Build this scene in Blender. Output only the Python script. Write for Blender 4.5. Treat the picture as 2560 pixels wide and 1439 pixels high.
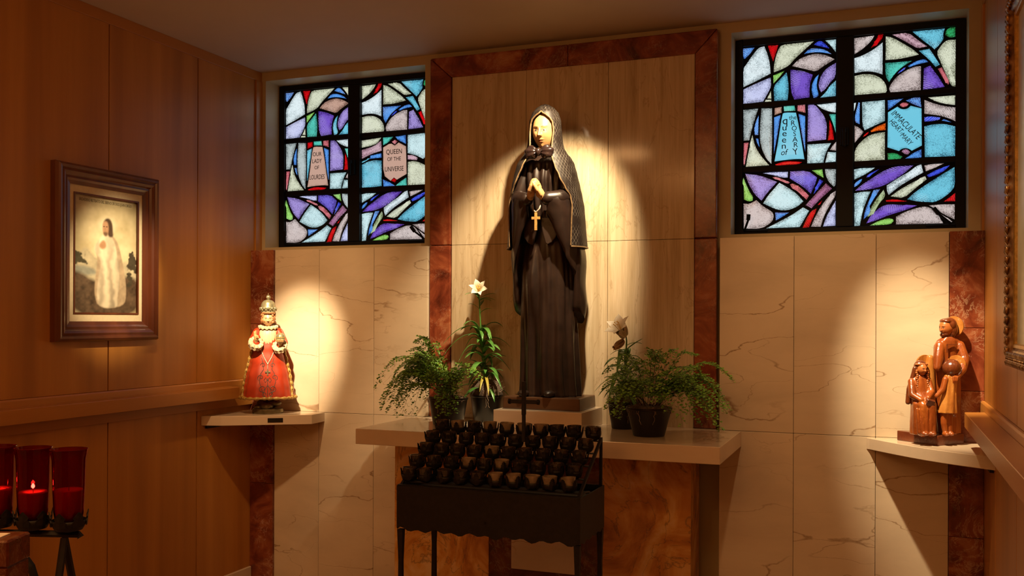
import bpy, bmesh, math, random
import numpy as np
from mathutils import Vector, Matrix, noise as mnoise

for o in list(bpy.data.objects): bpy.data.objects.remove(o)
SC = bpy.context.scene
COL = SC.collection
R = math.radians
rnd = random.Random(7)

# ------------------------------------------------------------------ camera
cd = bpy.data.cameras.new('camera'); cam = bpy.data.objects.new('camera', cd); COL.objects.link(cam)
cd.sensor_width = 36.0; cd.lens = 36.0*2390/2560; cd.shift_y = (800.0-719.5)/2560
cd.clip_start = 0.05
CAMP = Vector((3.632, -5.0, 1.62))
yaw, roll = R(21.25), R(0.22)
fwv = Vector((-math.sin(yaw), math.cos(yaw), 0)); rtv = Vector((math.cos(yaw), math.sin(yaw), 0)); upv = Vector((0,0,1))
rr = rtv*math.cos(roll)+upv*math.sin(roll); uu = -rtv*math.sin(roll)+upv*math.cos(roll)
mw = Matrix((rr, uu, -fwv)).transposed().to_4x4(); mw.translation = CAMP
cam.matrix_world = mw
SC.camera = cam

# ------------------------------------------------------------------ world, lights, exposure
w = bpy.data.worlds.new('world'); SC.world = w; w.use_nodes = True
w.node_tree.nodes['Background'].inputs[0].default_value = (0.55, 0.75, 1.0, 1)
w.node_tree.nodes['Background'].inputs[1].default_value = 0.3
SC.view_settings.view_transform = 'Standard'; SC.view_settings.look = 'None'
SC.view_settings.gamma = 1.0; SC.view_settings.use_curve_mapping = False
SC.view_settings.exposure = 0.0
WARM = (1.0, 0.50, 0.18); SPOT = (1.0, 0.76, 0.46)

def spot(name, loc, target, watts, cone, blend, radius=0.03, color=SPOT):
    l = bpy.data.lights.new(name, 'SPOT'); l.energy = watts; l.spot_size = R(cone); l.spot_blend = blend
    l.shadow_soft_size = radius; l.color = color
    o = bpy.data.objects.new(name, l); COL.objects.link(o); o.location = loc
    o.rotation_euler = (Vector(target)-Vector(loc)).to_track_quat('-Z', 'Y').to_euler()
    return o
spot('spot_statue', (2.40, -0.92, 3.13), (1.97, -0.24, 2.17), 330, 48, 0.65, 0.022)
spot('spot_infant', (1.00, -1.85, 3.13), (0.33, -0.10, 1.42), 1000, 17.5, 1.0, 0.03)
spot('spot_family', (3.38, -1.20, 3.13), (3.84, -0.16, 1.34), 480, 27, 0.95, 0.03)
spot('spot_infant_spill', (1.04, -1.85, 3.13), (0.36, -0.13, 1.45), 125, 52, 1.0, 0.04, (1.0, 0.60, 0.28))
spot('spot_family_spill', (3.34, -1.20, 3.13), (3.50, -0.16, 1.40), 58, 62, 1.0, 0.04, (1.0, 0.60, 0.28))
spot('spot_painting', (1.95, -1.22, 3.13), (0.0, -1.22, 1.84), 430, 19, 0.9, 0.03, (1.0, 0.76, 0.46))
spot('spot_gilt', (2.6, -2.3, 3.13), (4.06, -1.9, 2.0), 90, 40, 0.9, 0.03)
def soft(name, loc, watts, size=0.5, color=WARM):
    l = bpy.data.lights.new(name, 'AREA'); l.shape = 'DISK'; l.size = size; l.energy = watts; l.color = color
    o = bpy.data.objects.new(name, l); COL.objects.link(o); o.location = loc
    return o
soft('ambient_fill', (1.4, -3.6, 3.14), 9)  # three added fill lamps, out of view, raising the warm ambient level
soft('ambient_fill.001', (2.9, -3.6, 3.14), 9)
soft('ambient_fill.002', (2.0, -5.4, 3.14), 14)
up_ = soft('ceiling_fill', (2.0, -5.6, 2.2), 85, 0.8); up_.rotation_euler = (math.pi, 0, 0)  # added fill lamp behind the camera, aimed up to lighten the ceiling

# ------------------------------------------------------------------ object helpers
def tag(o, label=None, cat=None, group=None, kind=None):
    if label: o['label'] = label
    if cat: o['category'] = cat
    if group: o['group'] = group
    if kind: o['kind'] = kind
    return o

def empty(name, loc=(0,0,0), rz=0.0, parent=None):
    o = bpy.data.objects.new(name, None); COL.objects.link(o); o.location = loc; o.rotation_euler = (0,0,rz)
    o.empty_display_size = 0.05
    if parent: o.parent = parent
    return o

def link_mesh(name, me, mat=None, parent=None):
    o = bpy.data.objects.new(name, me); COL.objects.link(o)
    if mat is not None and not me.materials: me.materials.append(mat)
    if parent: o.parent = parent
    return o

class MB:
    def __init__(s): s.v=[]; s.f=[]; s.uv=None
    def add(s, vs, fs, M=None):
        b=len(s.v)
        if M is not None: vs=[M@Vector(p) for p in vs]
        s.v += [tuple(p) for p in vs]; s.f += [tuple(i+b for i in f) for f in fs]; return s
    def box(s, x0,x1,y0,y1,z0,z1, M=None):
        vs=[(x,y,z) for x in (x0,x1) for y in (y0,y1) for z in (z0,z1)]
        fs=[(0,1,3,2),(4,6,7,5),(0,4,5,1),(2,3,7,6),(0,2,6,4),(1,5,7,3)]
        return s.add(vs,fs,M)
    def prism(s, poly, f0, f1, M=None):
        """poly: list of 2d points; f0,f1: functions mapping (u,v)->3d for the two caps"""
        n=len(poly); vs=[f0(*p) for p in poly]+[f1(*p) for p in poly]
        fs=[tuple(range(n)), tuple(range(2*n-1,n-1,-1))]+[(i,i+n,(i+1)%n+n,(i+1)%n) for i in range(n)]
        return s.add(vs,fs,M)
    def lathe(s, prof, n=24, c=(0,0,0), sx=1, sy=1, M=None, fn=None, cap=True):
        vs=[];fs=[]
        for k,(r,z) in enumerate(prof):
            for i in range(n):
                a=2*math.pi*i/n; q=r*(fn(a,z) if fn else 1)
                vs.append((c[0]+q*math.sin(a)*sx, c[1]-q*math.cos(a)*sy, c[2]+z))
        m=len(prof)
        for k in range(m-1):
            for i in range(n):
                j=(i+1)%n; fs.append((k*n+i,k*n+j,(k+1)*n+j,(k+1)*n+i))
        if cap:
            fs.append(tuple(range(n-1,-1,-1))); fs.append(tuple((m-1)*n+i for i in range(n)))
        return s.add(vs,fs,M)
    def loft(s, rings, cap=True, M=None):
        n=len(rings[0]); vs=[p for r in rings for p in r]; fs=[]
        for k in range(len(rings)-1):
            for i in range(n):
                j=(i+1)%n; fs.append((k*n+i,k*n+j,(k+1)*n+j,(k+1)*n+i))
        if cap:
            fs.append(tuple(range(n-1,-1,-1))); m=len(rings); fs.append(tuple((m-1)*n+i for i in range(n)))
        return s.add(vs,fs,M)
    def tube(s, pts, rad, n=8, M=None, flat=1.0):
        pts=[Vector(p) for p in pts]; rings=[]
        if not hasattr(rad,'__len__'): rad=[rad]*len(pts)
        t=(pts[1]-pts[0]).normalized()
        u=t.orthogonal().normalized()
        for i,p in enumerate(pts):
            a=pts[max(i-1,0)]; b=pts[min(i+1,len(pts)-1)]
            t=(b-a).normalized(); u=(u-t*u.dot(t))
            if u.length<1e-6: u=t.orthogonal()
            u.normalize(); v=t.cross(u)
            rings.append([p+(u*math.cos(2*math.pi*k/n)+v*math.sin(2*math.pi*k/n)*flat)*rad[i] for k in range(n)])
        return s.loft(rings, True, M)
    def capsule(s, a, b, ra, rb, n=12):
        a=Vector(a); b=Vector(b); t=(b-a); L=max(t.length,1e-5); t/=L
        pts=[];rad=[]
        for k in range(5):
            q=k/4*math.pi/2; pts.append(a-t*ra*math.cos(q)*0.999); rad.append(max(ra*math.sin(q),ra*.05))
        for k in range(5):
            q=k/4*math.pi/2; pts.append(b+t*rb*math.sin(q)*0.999); rad.append(max(rb*math.cos(q),rb*.05))
        # keep points ordered
        return s.tube(pts,rad,n)
    def chain(s, pts, rads, n=12):
        for i in range(len(pts)-1): s.capsule(pts[i],pts[i+1],rads[i],rads[i+1],n)
        return s
    def ell(s, c, r, n=20, m=12, M=None, fn=None):
        vs=[];fs=[]
        for k in range(m+1):
            ph=math.pi*k/m
            for i in range(n):
                a=2*math.pi*i/n
                d=Vector((math.sin(ph)*math.sin(a), -math.sin(ph)*math.cos(a), -math.cos(ph)))
                q=fn(d) if fn else 1
                vs.append((c[0]+d.x*r[0]*q, c[1]+d.y*r[1]*q, c[2]+d.z*r[2]*q))
        for k in range(m):
            for i in range(n):
                j=(i+1)%n; fs.append((k*n+i,k*n+j,(k+1)*n+j,(k+1)*n+i))
        return s.add(vs,fs,M)
    def build(s, name, mat, parent=None, smooth=False, sharp=None, bevel=0, seg=1, remesh=0, relax=0, loc=None):
        me=bpy.data.meshes.new(name); me.from_pydata([tuple(p) for p in s.v],[],s.f); me.update()
        bm=bmesh.new(); bm.from_mesh(me); bmesh.ops.remove_doubles(bm,verts=bm.verts,dist=1e-6)
        bmesh.ops.recalc_face_normals(bm,faces=bm.faces); bm.to_mesh(me); bm.free()
        if smooth or remesh:
            me.polygons.foreach_set('use_smooth',[True]*len(me.polygons))
            if sharp: me.set_sharp_from_angle(angle=R(sharp))
        o=link_mesh(name,me,mat,parent)
        if loc: o.location=loc
        if bevel:
            b=o.modifiers.new('bevel','BEVEL'); b.width=bevel; b.segments=seg; b.limit_method='ANGLE'
        if remesh:
            r_=o.modifiers.new('remesh','REMESH'); r_.mode='VOXEL'; r_.voxel_size=remesh; r_.use_smooth_shade=True
            if relax:
                q=o.modifiers.new('smooth','SMOOTH'); q.factor=0.5; q.iterations=relax
        return o

def interp(tab, x):
    if x<=tab[0][0]: return tab[0][1]
    for (a,va),(b,vb) in zip(tab,tab[1:]):
        if x<=b:
            t=(x-a)/(b-a); t=t*t*(3-2*t)*0.5+t*0.5
            return va+(vb-va)*t
    return tab[-1][1]

def text_obj(name, body, size, mat, parent, M, shear=0.0, spacing=1.0, extrude=0.0004, sx=1.0):
    cu=bpy.data.curves.new(name,'FONT'); cu.body=body; cu.size=size; cu.align_x='CENTER'; cu.align_y='CENTER'
    cu.shear=shear; cu.space_character=spacing; cu.extrude=extrude; cu.resolution_u=3
    t=bpy.data.objects.new(name,cu); COL.objects.link(t)
    dg=bpy.context.evaluated_depsgraph_get(); dg.update()
    me=bpy.data.meshes.new_from_object(t.evaluated_get(dg)); bpy.data.objects.remove(t)
    me.transform(M@Matrix.Diagonal((sx,1,1,1)))
    me.materials.clear()
    return me

def join_meshes(name, meshes, mat, parent):
    bm=bmesh.new()
    for m in meshes: bm.from_mesh(m)
    me=bpy.data.meshes.new(name); bm.to_mesh(me); bm.free()
    for m in meshes: bpy.data.meshes.remove(m)
    return link_mesh(name,me,mat,parent)

# ------------------------------------------------------------------ materials
MAT={}
class NT:
    def __init__(s,name):
        s.m=bpy.data.materials.new(name); s.m.use_nodes=True; s.t=s.m.node_tree; s.n=s.t.nodes; s.l=s.t.links
        s.p=s.n['Principled BSDF']; MAT[name]=s.m
    def new(s,t,**k):
        n=s.n.new(t)
        for a,b in k.items(): setattr(n,a,b)
        return n
    def setp(s,**k):
        for a,b in k.items():
            s.p.inputs[a.replace('_',' ')].default_value = b if not isinstance(b,tuple) or len(b)==4 else b+(1,)
        return s
    def coord(s, kind='Object', scale=(1,1,1), rot=(0,0,0)):
        c=s.new('ShaderNodeTexCoord'); mp=s.new('ShaderNodeMapping'); mp.inputs['Scale'].default_value=scale; mp.inputs['Rotation'].default_value=rot
        s.l.new(c.outputs[kind],mp.inputs[0]); return mp.outputs[0]
    def noise(s,vec,scale=5,detail=4,rough=.5,dist=0):
        n=s.new('ShaderNodeTexNoise'); n.inputs['Scale'].default_value=scale; n.inputs['Detail'].default_value=detail
        n.inputs['Roughness'].default_value=rough; n.inputs['Distortion'].default_value=dist
        if vec is not None: s.l.new(vec,n.inputs['Vector'])
        return n.outputs['Fac']
    def math(s,op,a,b=None,c=None,clamp=False):
        n=s.new('ShaderNodeMath',operation=op,use_clamp=clamp)
        for i,x in enumerate((a,b,c)):
            if x is None: continue
            if isinstance(x,(int,float)): n.inputs[i].default_value=x
            else: s.l.new(x,n.inputs[i])
        return n.outputs[0]
    def ramp(s,fac,stops,interp='LINEAR'):
        r=s.new('ShaderNodeValToRGB'); r.color_ramp.interpolation=interp
        e=r.color_ramp.elements
        while len(e)<len(stops): e.new(0.5)
        for el,(p,c) in zip(e,stops):
            el.position=p; el.color=c if len(c)==4 else tuple(c)+(1,)
        s.l.new(fac,r.inputs[0]); return r.outputs[0]
    def mix(s,fac,a,b,mode='MIX'):
        n=s.new('ShaderNodeMix',data_type='RGBA',blend_type=mode)
        for i,x in ((0,fac),(6,a),(7,b)):
            if isinstance(x,(int,float)): n.inputs[i].default_value=x
            elif isinstance(x,tuple): n.inputs[i].default_value=x if len(x)==4 else x+(1,)
            else: s.l.new(x,n.inputs[i])
        return n.outputs[2]
    def col(s,c): s.l.new(c,s.p.inputs['Base Color']); return s
    def bump(s,h,strength=.2,dist=.002):
        b=s.new('ShaderNodeBump'); b.inputs['Strength'].default_value=strength; b.inputs['Distance'].default_value=dist
        s.l.new(h,b.inputs['Height']); s.l.new(b.outputs[0],s.p.inputs['Normal']); return s
    def vein(s,vec,scale,width,detail=5,dist=.6,rough=.55):
        n=s.noise(vec,scale,detail,rough,dist)
        a=s.math('ABSOLUTE',s.math('SUBTRACT',n,0.5))
        return s.math('SUBTRACT',1.0,s.math('DIVIDE',a,width),clamp=True)

def plain(name,c,rough=.5,metal=0,var=.12,scale=30,bump=0,**k):
    t=NT(name); t.setp(Roughness=rough,Metallic=metal,**k)
    n=t.noise(t.coord(),scale,4)
    d=tuple(x*(1-var) for x in c); b=tuple(min(1,x*(1+var)) for x in c)
    t.col(t.ramp(n,[(.3,d),(.7,b)]))
    if bump: t.bump(n,bump,.002)
    return t.m

# paint, plaster
plain('ceiling_paint',(.50,.40,.30),.75,var=.02,scale=6)
plain('wall_paint',(.46,.36,.20),.45,var=.03,scale=8)
plain('floor_stone',(.42,.32,.24),.35,var=.2,scale=4)
plain('black_frame',(.0022,.0022,.0026),.55,var=.2,Specular_IOR_Level=.25)
plain('lead',(.003,.003,.003),.7,var=.2,Specular_IOR_Level=.2)

# cream marble: soft clouds and thin wandering horizontal veins
def cream(name,base,rot=(0,0,0),seed=0,veins=True):
    t=NT(name); t.setp(Roughness=.16)
    oi=t.new('ShaderNodeObjectInfo')
    c=t.new('ShaderNodeTexCoord'); ad=t.new('ShaderNodeVectorMath',operation='ADD'); t.l.new(c.outputs['Object'],ad.inputs[0])
    sc_=t.new('ShaderNodeVectorMath',operation='SCALE'); cmb=t.new('ShaderNodeCombineXYZ')
    for i in range(3): t.l.new(oi.outputs['Random'],cmb.inputs[i])
    t.l.new(cmb.outputs[0],sc_.inputs[0]); sc_.inputs[3].default_value=17.0+seed; t.l.new(sc_.outputs[0],ad.inputs[1])
    mp=t.new('ShaderNodeMapping'); t.l.new(ad.outputs[0],mp.inputs[0]); mp.inputs['Scale'].default_value=(.75,.75,1.9); mp.inputs['Rotation'].default_value=rot
    v=mp.outputs[0]
    cloud=t.noise(v,2.2,6,.6,.4)
    bc=t.ramp(cloud,[(.3,tuple(x*.86 for x in base)),(.55,base),(.8,tuple(min(1,x*1.08) for x in base))])
    if veins:
        mv=t.new('ShaderNodeMapping'); t.l.new(v,mv.inputs[0]); mv.inputs['Scale'].default_value=(.85,.85,1.15)
        jag=t.new('ShaderNodeTexNoise'); jag.inputs['Scale'].default_value=5; jag.inputs['Detail'].default_value=8; t.l.new(v,jag.inputs['Vector'])
        ja=t.new('ShaderNodeVectorMath',operation='MULTIPLY_ADD'); t.l.new(jag.outputs['Color'],ja.inputs[0]); ja.inputs[1].default_value=(.20,.20,.20); t.l.new(mv.outputs[0],ja.inputs[2])
        v1=t.vein(ja.outputs[0],1.7,.0048,1,0,.5); gate=t.math('MULTIPLY',t.math('SUBTRACT',t.noise(v,1.6,2),.36),5,clamp=True)
        v1=t.math('MULTIPLY',v1,gate)
        v2=t.math('MULTIPLY',t.vein(ja.outputs[0],3.3,.0055,1,0,.5),t.math('MULTIPLY',t.math('SUBTRACT',t.noise(v,2.3,2),.44),5,clamp=True))
        vv=t.math('MAXIMUM',t.math('MULTIPLY',v1,.95),t.math('MULTIPLY',v2,.65))
        bc=t.mix(vv,bc,(.28,.17,.09))
    t.col(bc); return t.m
cream('cream_marble',(.64,.52,.37))
cream('ledge_marble',(.66,.53,.39),seed=5,veins=False)
cream('plaque_marble',(.66,.60,.54),seed=9)

# niche slabs: vertical fine grain with long faint veins
t=NT('niche_stone'); t.setp(Roughness=.10)
v=t.coord(scale=(9,9,.55)); g=t.noise(v,3.0,7,.62,.35)
v2=t.coord(scale=(3.0,3.0,.8)); ve=t.vein(v2,2.0,.012,7,1.2)
fine=t.noise(t.coord(scale=(60,60,1.2)),4,3)
b=t.ramp(g,[(.28,(.40,.30,.18)),(.5,(.58,.46,.30)),(.72,(.70,.58,.41))])
b=t.mix(t.math('MULTIPLY',ve,.45),b,(.32,.21,.11)); b=t.mix(t.math('MULTIPLY',t.math('SUBTRACT',fine,.35),.9,clamp=True),b,(.36,.26,.15))
t.col(b)
# red marble
def redm(name,seed=0,dark=1.0,vs=1.0):
    t=NT(name); t.setp(Roughness=.2)
    oi=t.new('ShaderNodeObjectInfo'); c=t.new('ShaderNodeTexCoord'); ad=t.new('ShaderNodeVectorMath',operation='ADD')
    cmb=t.new('ShaderNodeCombineXYZ'); ml=t.math('MULTIPLY',oi.outputs['Random'],13.0+seed)
    for i in range(3): t.l.new(ml,cmb.inputs[i])
    t.l.new(c.outputs['Object'],ad.inputs[0]); t.l.new(cmb.outputs[0],ad.inputs[1]); v=ad.outputs[0]
    n=t.noise(v,5,8,.62,1.2)
    b=t.ramp(n,[(.30,(.055*dark,.011*dark,.006*dark)),(.45,(.15*dark,.030*dark,.013*dark)),(.57,(.24*dark,.060*dark,.024*dark)),(.70,(.36*dark,.15*dark,.07*dark))])
    vn=t.math('MULTIPLY',t.vein(v,7,.030,6,2.2,.7),t.math('MULTIPLY',t.math('SUBTRACT',t.noise(v,4,3),.46),7,clamp=True))
    b=t.mix(t.math('MULTIPLY',vn,.6*vs),b,(.55*dark,.36*dark,.22*dark))
    sp=t.math('MULTIPLY',t.vein(v,26,.03,5,1.0,.6),t.math('MULTIPLY',t.math('SUBTRACT',t.noise(v,7,3),.55),9,clamp=True))
    b=t.mix(t.math('MULTIPLY',sp,.55*vs),b,(.60*dark,.42*dark,.30*dark))
    t.col(b); return t.m
redm('red_marble'); redm('surround_marble',6,1.15,.35); redm('dark_red_marble',4,.6)
# yellow siena marble
t=NT('yellow_marble'); t.setp(Roughness=.2)
v=t.coord(scale=(1,1,.8)); n=t.noise(v,3.2,8,.6,1.6)
b=t.ramp(n,[(.32,(.30,.10,.018)),(.44,(.56,.24,.045)),(.54,(.72,.40,.12)),(.66,(.82,.60,.32))])
b=t.mix(t.math('MULTIPLY',t.vein(v,3.5,.012,8,1.4),.6),b,(.10,.07,.05)); t.col(b)
redm('pink_marble',11,.55,.7)
# panelling wood
def wood(name,c1,c2,c3,rough=.36,sc=(6,6,.25),coat=0.08,gs=1.0):
    t=NT(name); t.setp(Roughness=rough); t.p.inputs['Coat Weight'].default_value=coat; t.p.inputs['Coat Roughness'].default_value=.28
    v=t.coord(scale=sc); n=t.noise(v,1.2*gs,3,.5,.2); f=t.noise(t.coord(scale=tuple(q*9 for q in sc)),3*gs,4,.6)
    b=t.ramp(n,[(.3,c1),(.5,c2),(.72,c3)])
    b=t.mix(t.math('MULTIPLY',f,.30),b,tuple(x*.55 for x in c2)); t.col(b)
    if name.startswith('carved'): t.bump(t.noise(t.coord(scale=(70,70,34)),1.0,3,.55,.6),.55,.004)
    return t.m
wood('panel_wood',(.36,.140,.022),(.46,.190,.032),(.57,.250,.048))
wood('rail_wood',(.38,.150,.026),(.44,.180,.034),(.50,.210,.044),sc=(.3,.3,8))
wood('frame_wood',(.075,.018,.008),(.12,.03,.011),(.17,.048,.016),rough=.28,sc=(10,10,2),coat=.4)
wood('plinth_wood',(.05,.022,.010),(.085,.038,.016),(.12,.055,.024),rough=.35,sc=(2,8,20))
wood('carved_wood',(.15,.032,.006),(.27,.060,.010),(.42,.12,.020),rough=.22,sc=(9,9,3),coat=.6,gs=2)
wood('carved_dark',(.085,.018,.006),(.14,.032,.009),(.20,.05,.013),rough=.22,sc=(30,30,8),coat=.6,gs=2)
wood('carved_light',(.34,.11,.018),(.46,.18,.034),(.56,.26,.06),rough=.22,sc=(9,9,3),coat=.6,gs=2)
wood('carved_base',(.10,.022,.008),(.14,.034,.012),(.18,.05,.016),rough=.22,sc=(9,9,12),coat=.6)
# iron and others
plain('iron',(.012,.010,.009),.55,.4,var=.35,scale=60,bump=.15)
plain('iron_leaf',(.012,.010,.008),.55,.4,var=.3,scale=90,bump=.2)
plain('pot_plastic',(.004,.004,.004),.32,var=.1)
plain('soil_moss',(.11,.075,.05),.9,var=.5,scale=70)
plain('moss_strand',(.24,.17,.12),.8,var=.3,scale=60)
plain('wax',(.75,.70,.62),.5,var=.05)
plain('brass_plate',(.02,.016,.008),.4,.5,var=.2)

# ------------------------------------------------------------------ setting
CEIL=3.157; XR=4.066; YF=-7.0
def struct(o): o['kind']='structure'; return o
struct(MB().box(-.3,XR+.3,YF-.2,.5,-.12,0).build('floor',MAT['floor_stone']))
struct(MB().box(-.3,XR+.3,YF-.2,.5,CEIL,CEIL+.12).build('ceiling',MAT['ceiling_paint']))
WZ0,WZ1=2.066,3.104; WLX=(.034,1.140); WRX=(2.895,4.003)
b=MB()
for x0,x1 in ((-.3,WLX[0]),(WLX[1],WRX[0]),(WRX[1],XR+.3)): b.box(x0,x1,0,.32,0,CEIL)
for x0,x1 in (WLX,WRX): b.box(x0,x1,0,.32,0,WZ0); b.box(x0,x1,0,.32,WZ1,CEIL)
wall_back=struct(b.build('wall_back',MAT['wall_paint']))
wall_front=struct(MB().box(-.3,XR+.3,YF-.2,YF,0,CEIL).build('wall_front',MAT['wall_paint']))

# marble slabs on the back wall, each a piece of its own
G=.0009
def slab(x0,x1,z0,z1,y,mat,name='marble_slab',back=0.0,bev=.0012):
    return MB().box(x0+G,x1-G,y,back,z0+G,z1-G).build(name,MAT[mat],wall_back,bevel=bev)
YT=-.085; ZJ=1.066; ZT=2.043
for xs in ((.166,.481,.854,1.202),(2.853,3.217,3.597,3.917)):
    for x0,x1 in zip(xs,xs[1:]):
        slab(x0,x1,0,ZJ,YT,'cream_marble'); slab(x0,x1,ZJ,ZT,YT,'cream_marble')
for x0,x1 in ((0,.166),(3.917,XR)):
    for z0,z1 in ((0,.62),(.62,1.30),(1.30,1.592),(1.592,ZT)): slab(x0,x1,z0,z1,-.102,'red_marble','red_marble_slab')
xn=(1.338,1.788,2.256,2.718)
for x0,x1 in zip(xn,xn[1:]):
    slab(x0,x1,1.06,2.045,-.055,'niche_stone','niche_slab'); slab(x0,x1,2.045,3.0,-.055,'niche_stone','niche_slab')
# red marble surround, mitred at the top corners, inner arris chamfered
def surround(pts, rot_flip=False):
    return
def bar_poly(poly,name='red_marble_surround'):
    return MB().prism(poly,lambda u,v:(u,-.066,v),lambda u,v:(u,0,v)).build(name,MAT['surround_marble'],wall_back,bevel=.006,seg=2)
xo0,xi0,xi1,xo1=1.204,1.335,2.720,2.834; zo,zi=3.116,2.998
bar_poly([(xo0,1.067),(xi0,1.067),(xi0,2.044),(xo0,2.044)])
bar_poly([(xo0,2.046),(xi0,2.046),(xi0,zi-.001),(xo0,zo-.001)])
bar_poly([(xi1,1.067),(xo1,1.067),(xo1,2.044),(xi1,2.044)])
bar_poly([(xi1,2.046),(xo1,2.046),(xo1,zo-.001),(xi1,zi-.001)])
bar_poly([(xo0+.001,zo),(xi0+.001,zi),(2.03,zi),(2.03,zo)])
bar_poly([(2.031,zo),(2.031,zi),(xi1-.001,zi),(xo1-.001,zo)])

# side walls: wood veneer panels with open joints, chair rail, top trim
def side_wall(name, x, s, ys, cornice=True):
    """x wall plane, s=+1 room lies to +x, -1 room lies to -x"""
    def bx(o0,o1,y0,y1,z0,z1):
        a,b_=x+s*o0,x+s*o1
        return MB().box(min(a,b_),max(a,b_),y0,y1,z0,z1)
    wl=struct(bx(-.25,-.018,YF-.2,.4,0,CEIL).build(name,MAT['frame_wood']))
    for y1,y0 in zip(ys,ys[1:]):
        g=.0035
        bx(-.018,0,y0+g,y1-g,1.258,3.10).build('wood_panel',MAT['panel_wood'],wl,bevel=.001)
        bx(-.018,0,y0+g,y1-g,.10,1.10).build('wood_panel',MAT['panel_wood'],wl,bevel=.001)
    bx(-.018,.006,YF,0.0,3.10,CEIL-.0005).build('top_trim',MAT['rail_wood'],wl,bevel=.001)
    bx(-.018,.010,-.062,0.0,ZT+.0,3.0995).build('corner_trim',MAT['panel_wood'],wl,bevel=.001)
    prof=[(-.018,1.257),(.010,1.257),(.016,1.250),(.018,1.224),(.018,1.10),(-.018,1.10)]
    MB().prism(prof,lambda u,v:(x+s*u,YF,v),lambda u,v:(x+s*u,-.1025,v)).build('rail_backing',MAT['rail_wood'],wl,bevel=.001)
    MB().prism([(.0182,1.2235),(.100,1.221),(.100,1.155),(.0182,1.155)],lambda u,v:(x+s*u,YF,v),lambda u,v:(x+s*u,-.335,v)).build('chair_rail',MAT['rail_wood'],wl,bevel=.002)
    MB().box(*sorted((x,x+s*.016)),YF,-.1025,0,.105).build('baseboard_left' if s>0 else 'baseboard_right',MAT['ledge_marble'],None,bevel=.004)['kind']='structure'
    return wl
ys=[-.003,-.59,-1.257]
while ys[-1]>YF: ys.append(ys[-1]-.663)
wall_left=side_wall('wall_left',0.0,1,ys)
wall_right=side_wall('wall_right',XR,-1,ys)

# ------------------------------------------------------------------ stained glass windows
GLASS_COL=dict(w=(.80,.93,.97),h=(.62,.86,.90),y=(.72,.76,.58),g=(.50,.58,.58),k=(.66,.56,.54),q=(.62,.66,.95),c=(.58,.36,.28),
 b=(.10,.34,.86),B=(.05,.10,.80),t=(.17,.60,.78),T=(.10,.62,.52),v=(.20,.10,.62),V=(.19,.15,.72),l=(.40,.31,.74),G=(.34,.72,.16),s=(.48,.60,.34),
 E=(.03,.42,.14),r=(.70,.004,.008),R=(.66,.17,.20),p=(.66,.42,.50),m=(.42,.16,.32),o=(.85,.14,.01))
GSTR=.95
def glass_mat(key,c,suffix='',OFF=.28,GA=4.4):
    t=NT('glass_'+key+suffix); t.n.remove(t.p); out=t.n['Material Output']
    oi=t.new('ShaderNodeObjectInfo'); tc=t.new('ShaderNodeTexCoord')
    vr=t.new('ShaderNodeVectorRotate',rotation_type='Y_AXIS'); t.l.new(tc.outputs['Object'],vr.inputs['Vector'])
    t.l.new(t.math('MULTIPLY',oi.outputs['Random'],6.28),vr.inputs['Angle'])
    at=t.new('ShaderNodeAttribute'); at.attribute_name='edge'
    grain=t.noise(tc.outputs['Object'],260,2,.7); mott=t.noise(vr.outputs[0],16,3,.6)
    mp=t.new('ShaderNodeMapping'); t.l.new(vr.outputs[0],mp.inputs[0]); mp.inputs['Scale'].default_value=(1,1,.22)
    hair=t.noise(mp.outputs[0],420,2,.6)
    e=t.math('ADD',t.math('MULTIPLY',at.outputs['Fac'],.70),t.math('MULTIPLY',t.math('SUBTRACT',mott,.5),1.3))
    e=t.math('ADD',e,t.math('MULTIPLY',t.math('SUBTRACT',t.math('ADD',t.math('MULTIPLY',grain,.5),t.math('MULTIPLY',hair,.5)),.5),GA))
    e=t.math('ADD',e,OFF,clamp=True)
    cc=t.mix(e,tuple(x*x*.22+.006*(i==0) for i,x in enumerate(c)),c)
    # scratched wave lines that let more light through
    wv=t.new('ShaderNodeTexWave',wave_type='BANDS',bands_direction='X'); wv.inputs['Scale'].default_value=38; wv.inputs['Distortion'].default_value=2.2; wv.inputs['Detail'].default_value=0.0
    wv.inputs['Detail Scale'].default_value=1.0
    t.l.new(vr.outputs[0],wv.inputs['Vector'])
    mp2=t.new('ShaderNodeMapping'); t.l.new(vr.outputs[0],mp2.inputs[0]); mp2.inputs['Scale'].default_value=(1,1,1)
    dn=t.new('ShaderNodeTexNoise'); dn.inputs['Scale'].default_value=14; t.l.new(vr.outputs[0],dn.inputs['Vector'])
    sc_=t.new('ShaderNodeVectorMath',operation='MULTIPLY_ADD'); t.l.new(dn.outputs['Color'],sc_.inputs[0]); sc_.inputs[1].default_value=(.02,.02,.02); t.l.new(vr.outputs[0],sc_.inputs[2])
    t.l.new(sc_.outputs[0],wv.inputs['Vector'])
    ln=t.math('MULTIPLY',t.math('SUBTRACT',wv.outputs['Fac'],.72),4,clamp=True)
    gate=t.math('MULTIPLY',t.math('SUBTRACT',t.noise(vr.outputs[0],9,1),.52),9,clamp=True)
    cc=t.mix(t.math('MULTIPLY',t.math('MULTIPLY',ln,gate),.55 if key not in 'rEo' and not suffix else .06),cc,tuple(min(1,x*.5+.5) for x in c))
    em=t.new('ShaderNodeEmission'); t.l.new(cc,em.inputs[0]); em.inputs[1].default_value=GSTR
    gl=t.new('ShaderNodeBsdfGlossy'); gl.inputs['Roughness'].default_value=.15; gl.inputs['Color'].default_value=(.03,.03,.03,1)
    ad=t.new('ShaderNodeAddShader'); t.l.new(em.outputs[0],ad.inputs[0]); t.l.new(gl.outputs[0],ad.inputs[1]); t.l.new(ad.outputs[0],out.inputs[0])
for k,c in GLASS_COL.items(): glass_mat(k,c)
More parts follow.
